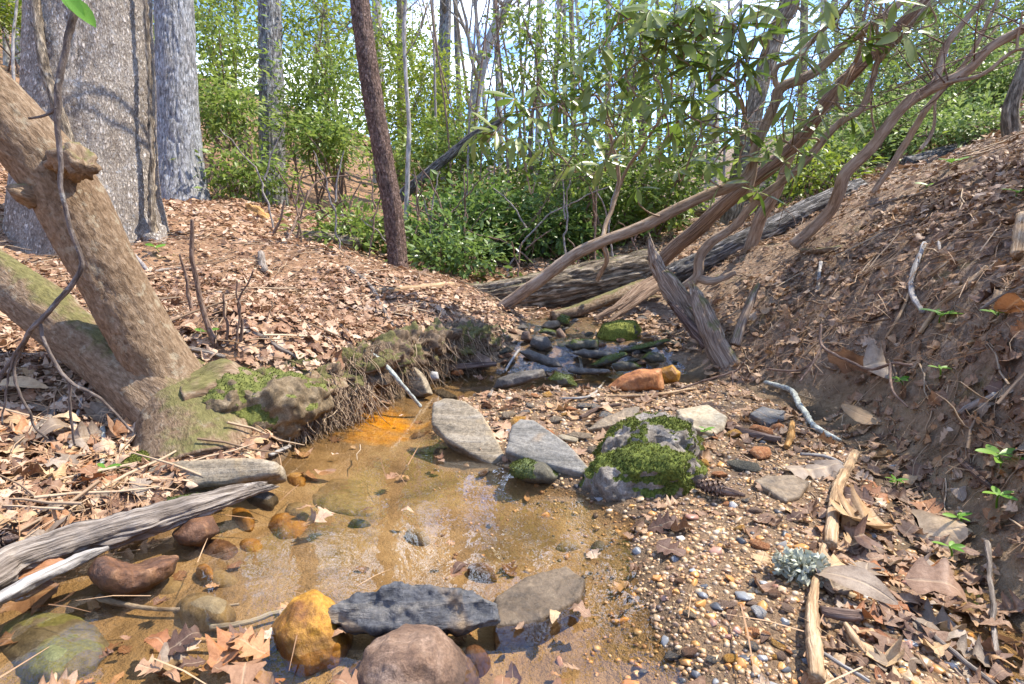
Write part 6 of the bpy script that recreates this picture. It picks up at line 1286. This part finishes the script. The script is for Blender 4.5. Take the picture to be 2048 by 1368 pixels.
# moss tufts on the mossy stones
def tufts():
    R = np.random.default_rng(8); Ts, Ns = [], []
    for ob, V, n, mm in ROCKS:
        mn = ob.data.materials[0].name
        dens = {'boulder': 4600, 'moss_rock': 3600, 'moss_dark': 600, 'root_mass': 4200}.get(mn, 0)
        if not dens: continue
        ok = np.where(mm > .5)[0]
        if len(ok): i = R.choice(ok, min(dens, len(ok) * 2)); Ts.append(V[i]); Ns.append(n[i])
    q = spline(np.hstack([bank_p, bank_r[:, None]]), 500)[:330]; i = R.integers(0, 330, 2600); a = R.uniform(-.6, 2.6, 2600)
    T = q[i, :3] + np.stack([R.normal(0, .01, 2600), -np.sin(a) * q[i, 3], np.cos(a) * q[i, 3]], 1); k = fbm(T * 9, 3, 3) > .0; Ts.append(T[k]); Ns.append(np.stack([0 * a, -np.sin(a), np.cos(a)], 1)[k])
    T, Nn = np.vstack(Ts), np.vstack(Ns); n = len(T); D = Nn + R.normal(0, .55, (n, 3))
    v0 = np.array([[0, -.22, 0], [0, .22, 0], [1, 0, .1], [.5, .3, .15], [.5, -.3, -.1]]); f0 = np.array([[0, 1, 2], [0, 3, 4]])
    tag(obj('moss', scatter_mesh((v0, f0), rots(D, R.normal(0, 1, (n, 3))), R.uniform(.003, .0075, n), T, np.clip(R.normal(.45, .2, n) + .5 * fbm(T * 14, 2, 6), 0, 1), 'moss', M['moss_tuft'])), 'green moss tufts growing on the boulders and bank edge', 'moss', kind='stuff')
tufts()
# lichen clump on the stick
def lichen():
    R = np.random.default_rng(3); c = G(1600, 1155, .02); n = 420
    u = R.normal(size=(n, 3)); u /= np.linalg.norm(u, axis=1, keepdims=True); T = c + u * R.uniform(.3, 1, (n, 1)) * np.array([.045, .035, .024]); T[:, 2] = np.maximum(T[:, 2], c[2] - .015)
    v0 = np.array([[0, -.25, 0], [0, .25, 0], [1, .5, .2], [1, -.45, .25], [.6, 0, -.15]]); f0 = np.array([[0, 1, 4], [1, 2, 4], [4, 2, 3], [0, 4, 3]])
    o = obj('lichen', scatter_mesh((v0, f0), rots(u + R.normal(0, .4, (n, 3)), R.normal(0, 1, (n, 3))), R.uniform(.007, .014, n), T - c, R.uniform(0, 1, n), 'lichen', M['lichen'])); o.location = tuple(c)
    tag(o, 'pale blue green lichen clump clinging to the stick on the gravel', 'lichen')
lichen()
# green sprouts
gl = RL[0]
_gm = rleaf_mesh(91); _gm.materials.clear(); _gm.materials.append(M['green_leaf'])
def sprout(label, px, py, hpx, nl, sz, seed, group=None):
    R = np.random.default_rng(seed); g = G(px, py); d = depth(g) - .03; t = thing('green_sprout', label, 'seedling', g, group)
    top = P(px + R.normal(0, 6), py - hpx, d); limb('stem', [g - [0, 0, .02], (g + top) / 2 + R.normal(0, .006, 3), top], [.0025, .002, .0015], M['green_leaf'], t, g, seg=6, n=8)
    for j in range(nl):
        a = j * 2.4 + R.uniform(0, .5); f = 1 - .5 * (j // 3) * .5; c = g * (1 - f) + top * f; dv = np.array([math.cos(a), math.sin(a) - .3, .25]); rm = rots(dv[None], (np.array([0, -.35, 1.]) + R.normal(0, .2, 3))[None])[0]; ln = sz * R.uniform(.8, 1.15) / FPX * d
        o = obj('leaf', _gm, t); o.matrix_local = Matrix.Translation(c - g) @ Matrix(((*rm[0], 0), (*rm[1], 0), (*rm[2], 0), (0, 0, 0, 1))) @ Matrix.Diagonal((ln, ln * 1.5, ln, 1))
for k, (lb, px, py, h, nl, sz) in enumerate([('brightest long leaved green sprout near the right edge', 2000, 945, 36, 6, 60), ('small green sprout below the brightest one', 1995, 1010, 20, 4, 36), ('tiny green seedling by the bank foot', 1790, 970, 10, 5, 22), ('green seedling beside the trickle', 1905, 1115, 22, 4, 32), ('green seedling above the trickle', 1925, 1050, 16, 4, 30),
    ('thin green sprig on the right bank soil', 1880, 640, 12, 5, 40), ('green sprig at the right edge of the bank', 1990, 640, 14, 4, 36), ('round leaved green seedling on the right bank', 1880, 750, 14, 4, 26), ('green seedling on the bank above the curled leaves', 1800, 775, 16, 5, 22), ('green seedling in the leaves near the crest', 1900, 335, 12, 5, 34),
    ('tiny green seedling on the crest litter', 1845, 380, 10, 4, 24), ('small green plant at the right edge on the crest litter', 2030, 395, 12, 5, 34), ('green sprig beside the beige layered stone', 1408, 872, 14, 5, 18), ('green sprout in the left litter below the leaning tree', 205, 950, 14, 3, 30), ('small green leaf pair under the leaning stem', 190, 770, 8, 3, 24),
    ('green seedling at the foot of the widest trunk', 318, 505, 12, 4, 30), ('green sprout right of the tallest sapling stem', 408, 675, 12, 3, 28), ('green seedling left under the hanging branch', 145, 730, 8, 3, 18), ('bright green plant spilling from the bank edge behind the slim trunk', 930, 530, 50, 9, 60), ('second green plant by the bank edge behind the slim trunk', 905, 515, 30, 8, 50)]):
    sprout(lb, px, py, h, nl, sz, 600 + k)
t = thing('green_twig_leaf', 'bright green leaf hanging into the top left corner', 'leaf', P(125, -10, 1.0))
for j, (a, b, c_, d_) in enumerate([(128, -14, 188, 45), (120, -20, 165, 30)]):
    s, e = P(a, b, 1.0), P(c_, d_, .98); dv = e - s; rm = rots(dv[None], np.array([[.3, -.8, .6]]))[0]; ln = np.linalg.norm(dv)
    o = obj('leaf', _gm, t); o.matrix_local = Matrix.Translation(s - np.array(t.location)) @ Matrix(((*rm[0], 0), (*rm[1], 0), (*rm[2], 0), (0, 0, 0, 1))) @ Matrix.Diagonal((ln, ln * 1.3, ln, 1))

# unseen leafy tree, added beside the viewer to throw shade on the right bank
def shade_tree(label, base, clusters, r, seed):
    R = np.random.default_rng(seed); base = np.array([base[0], base[1], hz(*base)]); t = thing('added_shade_tree', label, 'tree', base); cl = np.array(clusters); mid = cl.mean(0) * [.6, .6, 1] + base * [.4, .4, 0]
    limb('trunk', [base - [0, 0, .2], base * .5 + mid * .5, mid], [r, r * .7, r * .4], M['bark_brown'], t, base, seg=14, n=30)
    a = Acc()
    for q in cl: a.tube([mid - [0, 0, .6], (mid + q) / 2 + R.normal(0, .15, 3), q], [.03, .018, .006], seg=5, n=8)
    a.build('crown', M['bark_brown'], t, base)
    per = 46; ci = np.repeat(np.arange(len(cl)), per); n = len(ci); T = cl[ci] + R.normal(0, 1, (n, 3)) * np.array([.22, .22, .12])
    fo = obj('foliage', scatter_mesh(leaf4(), rots(R.normal(0, 1, (n, 3)) * [1, 1, .4], np.array([0, 0, 1.]) + R.normal(0, .5, (n, 3))), R.uniform(.06, .11, n), T, R.uniform(0, 1, n), 'foliage', LA, base), t); fo['kind'] = 'stuff'
RS = np.random.default_rng(91)
shade_tree('unseen leafy tree added beside the viewer to shade the right bank', (5.2, 1.6), [(3.9 + RS.normal(0, .6), 2.2 + RS.normal(0, .8), 4.5 + RS.normal(0, .3)) for _ in range(9)], .14, 2)
for k in range(70):
    px, py = RS.uniform(1000, 1360), RS.uniform(640, 750)
    pstone(['dark wet stone lying in the cascade', 'brown wet stone lying in the cascade', 'mossy small stone lying in the cascade'][k % 3], px, py, RS.uniform(14, 46), ['rock_wet', 'rock_rust', 'moss_dark'][k % 3], 900 + k, RS.uniform(.5, .9), 'cascade_stone', ['dark stones of the cascade', 'brown stones of the cascade', 'small mossy stones of the cascade'][k % 3])
RM = np.random.default_rng(92)
for k in range(64):
    if k < 36: px, py = RM.uniform(1320, 1720), RM.uniform(930, 1340)
    else: px, py = RM.uniform(980, 1540), RM.uniform(788, 905)
    c = [('rock_orange', 'orange'), ('rock_brown', 'brown'), ('rock_wettan', 'tan'), ('slate_dark', 'dark slaty'), ('rock_amber', 'amber'), ('rock_rust', 'rusty')][RM.integers(6)]
    wh = ('upstream among the leaves of the upper gravel' if px < 1260 else 'on the gravel around the beige layered stone') if k >= 36 else ('in the gravel below the pine cone' if py < 1130 else 'in the gravel left of the lichen stick')
    pstone(f'{c[1]} gravel stone {wh}', px, py, RM.uniform(22, 52), c[0], 1000 + k, RM.uniform(.5, .95), 'gravel_stone', f'{c[1]} gravel stones {wh}')
bpy.context.view_layer.update()
print('TRIS', sum(sum(len(p.vertices) - 2 for p in m.polygons) for m in {o.data for o in bpy.data.objects if o.type == 'MESH'}))
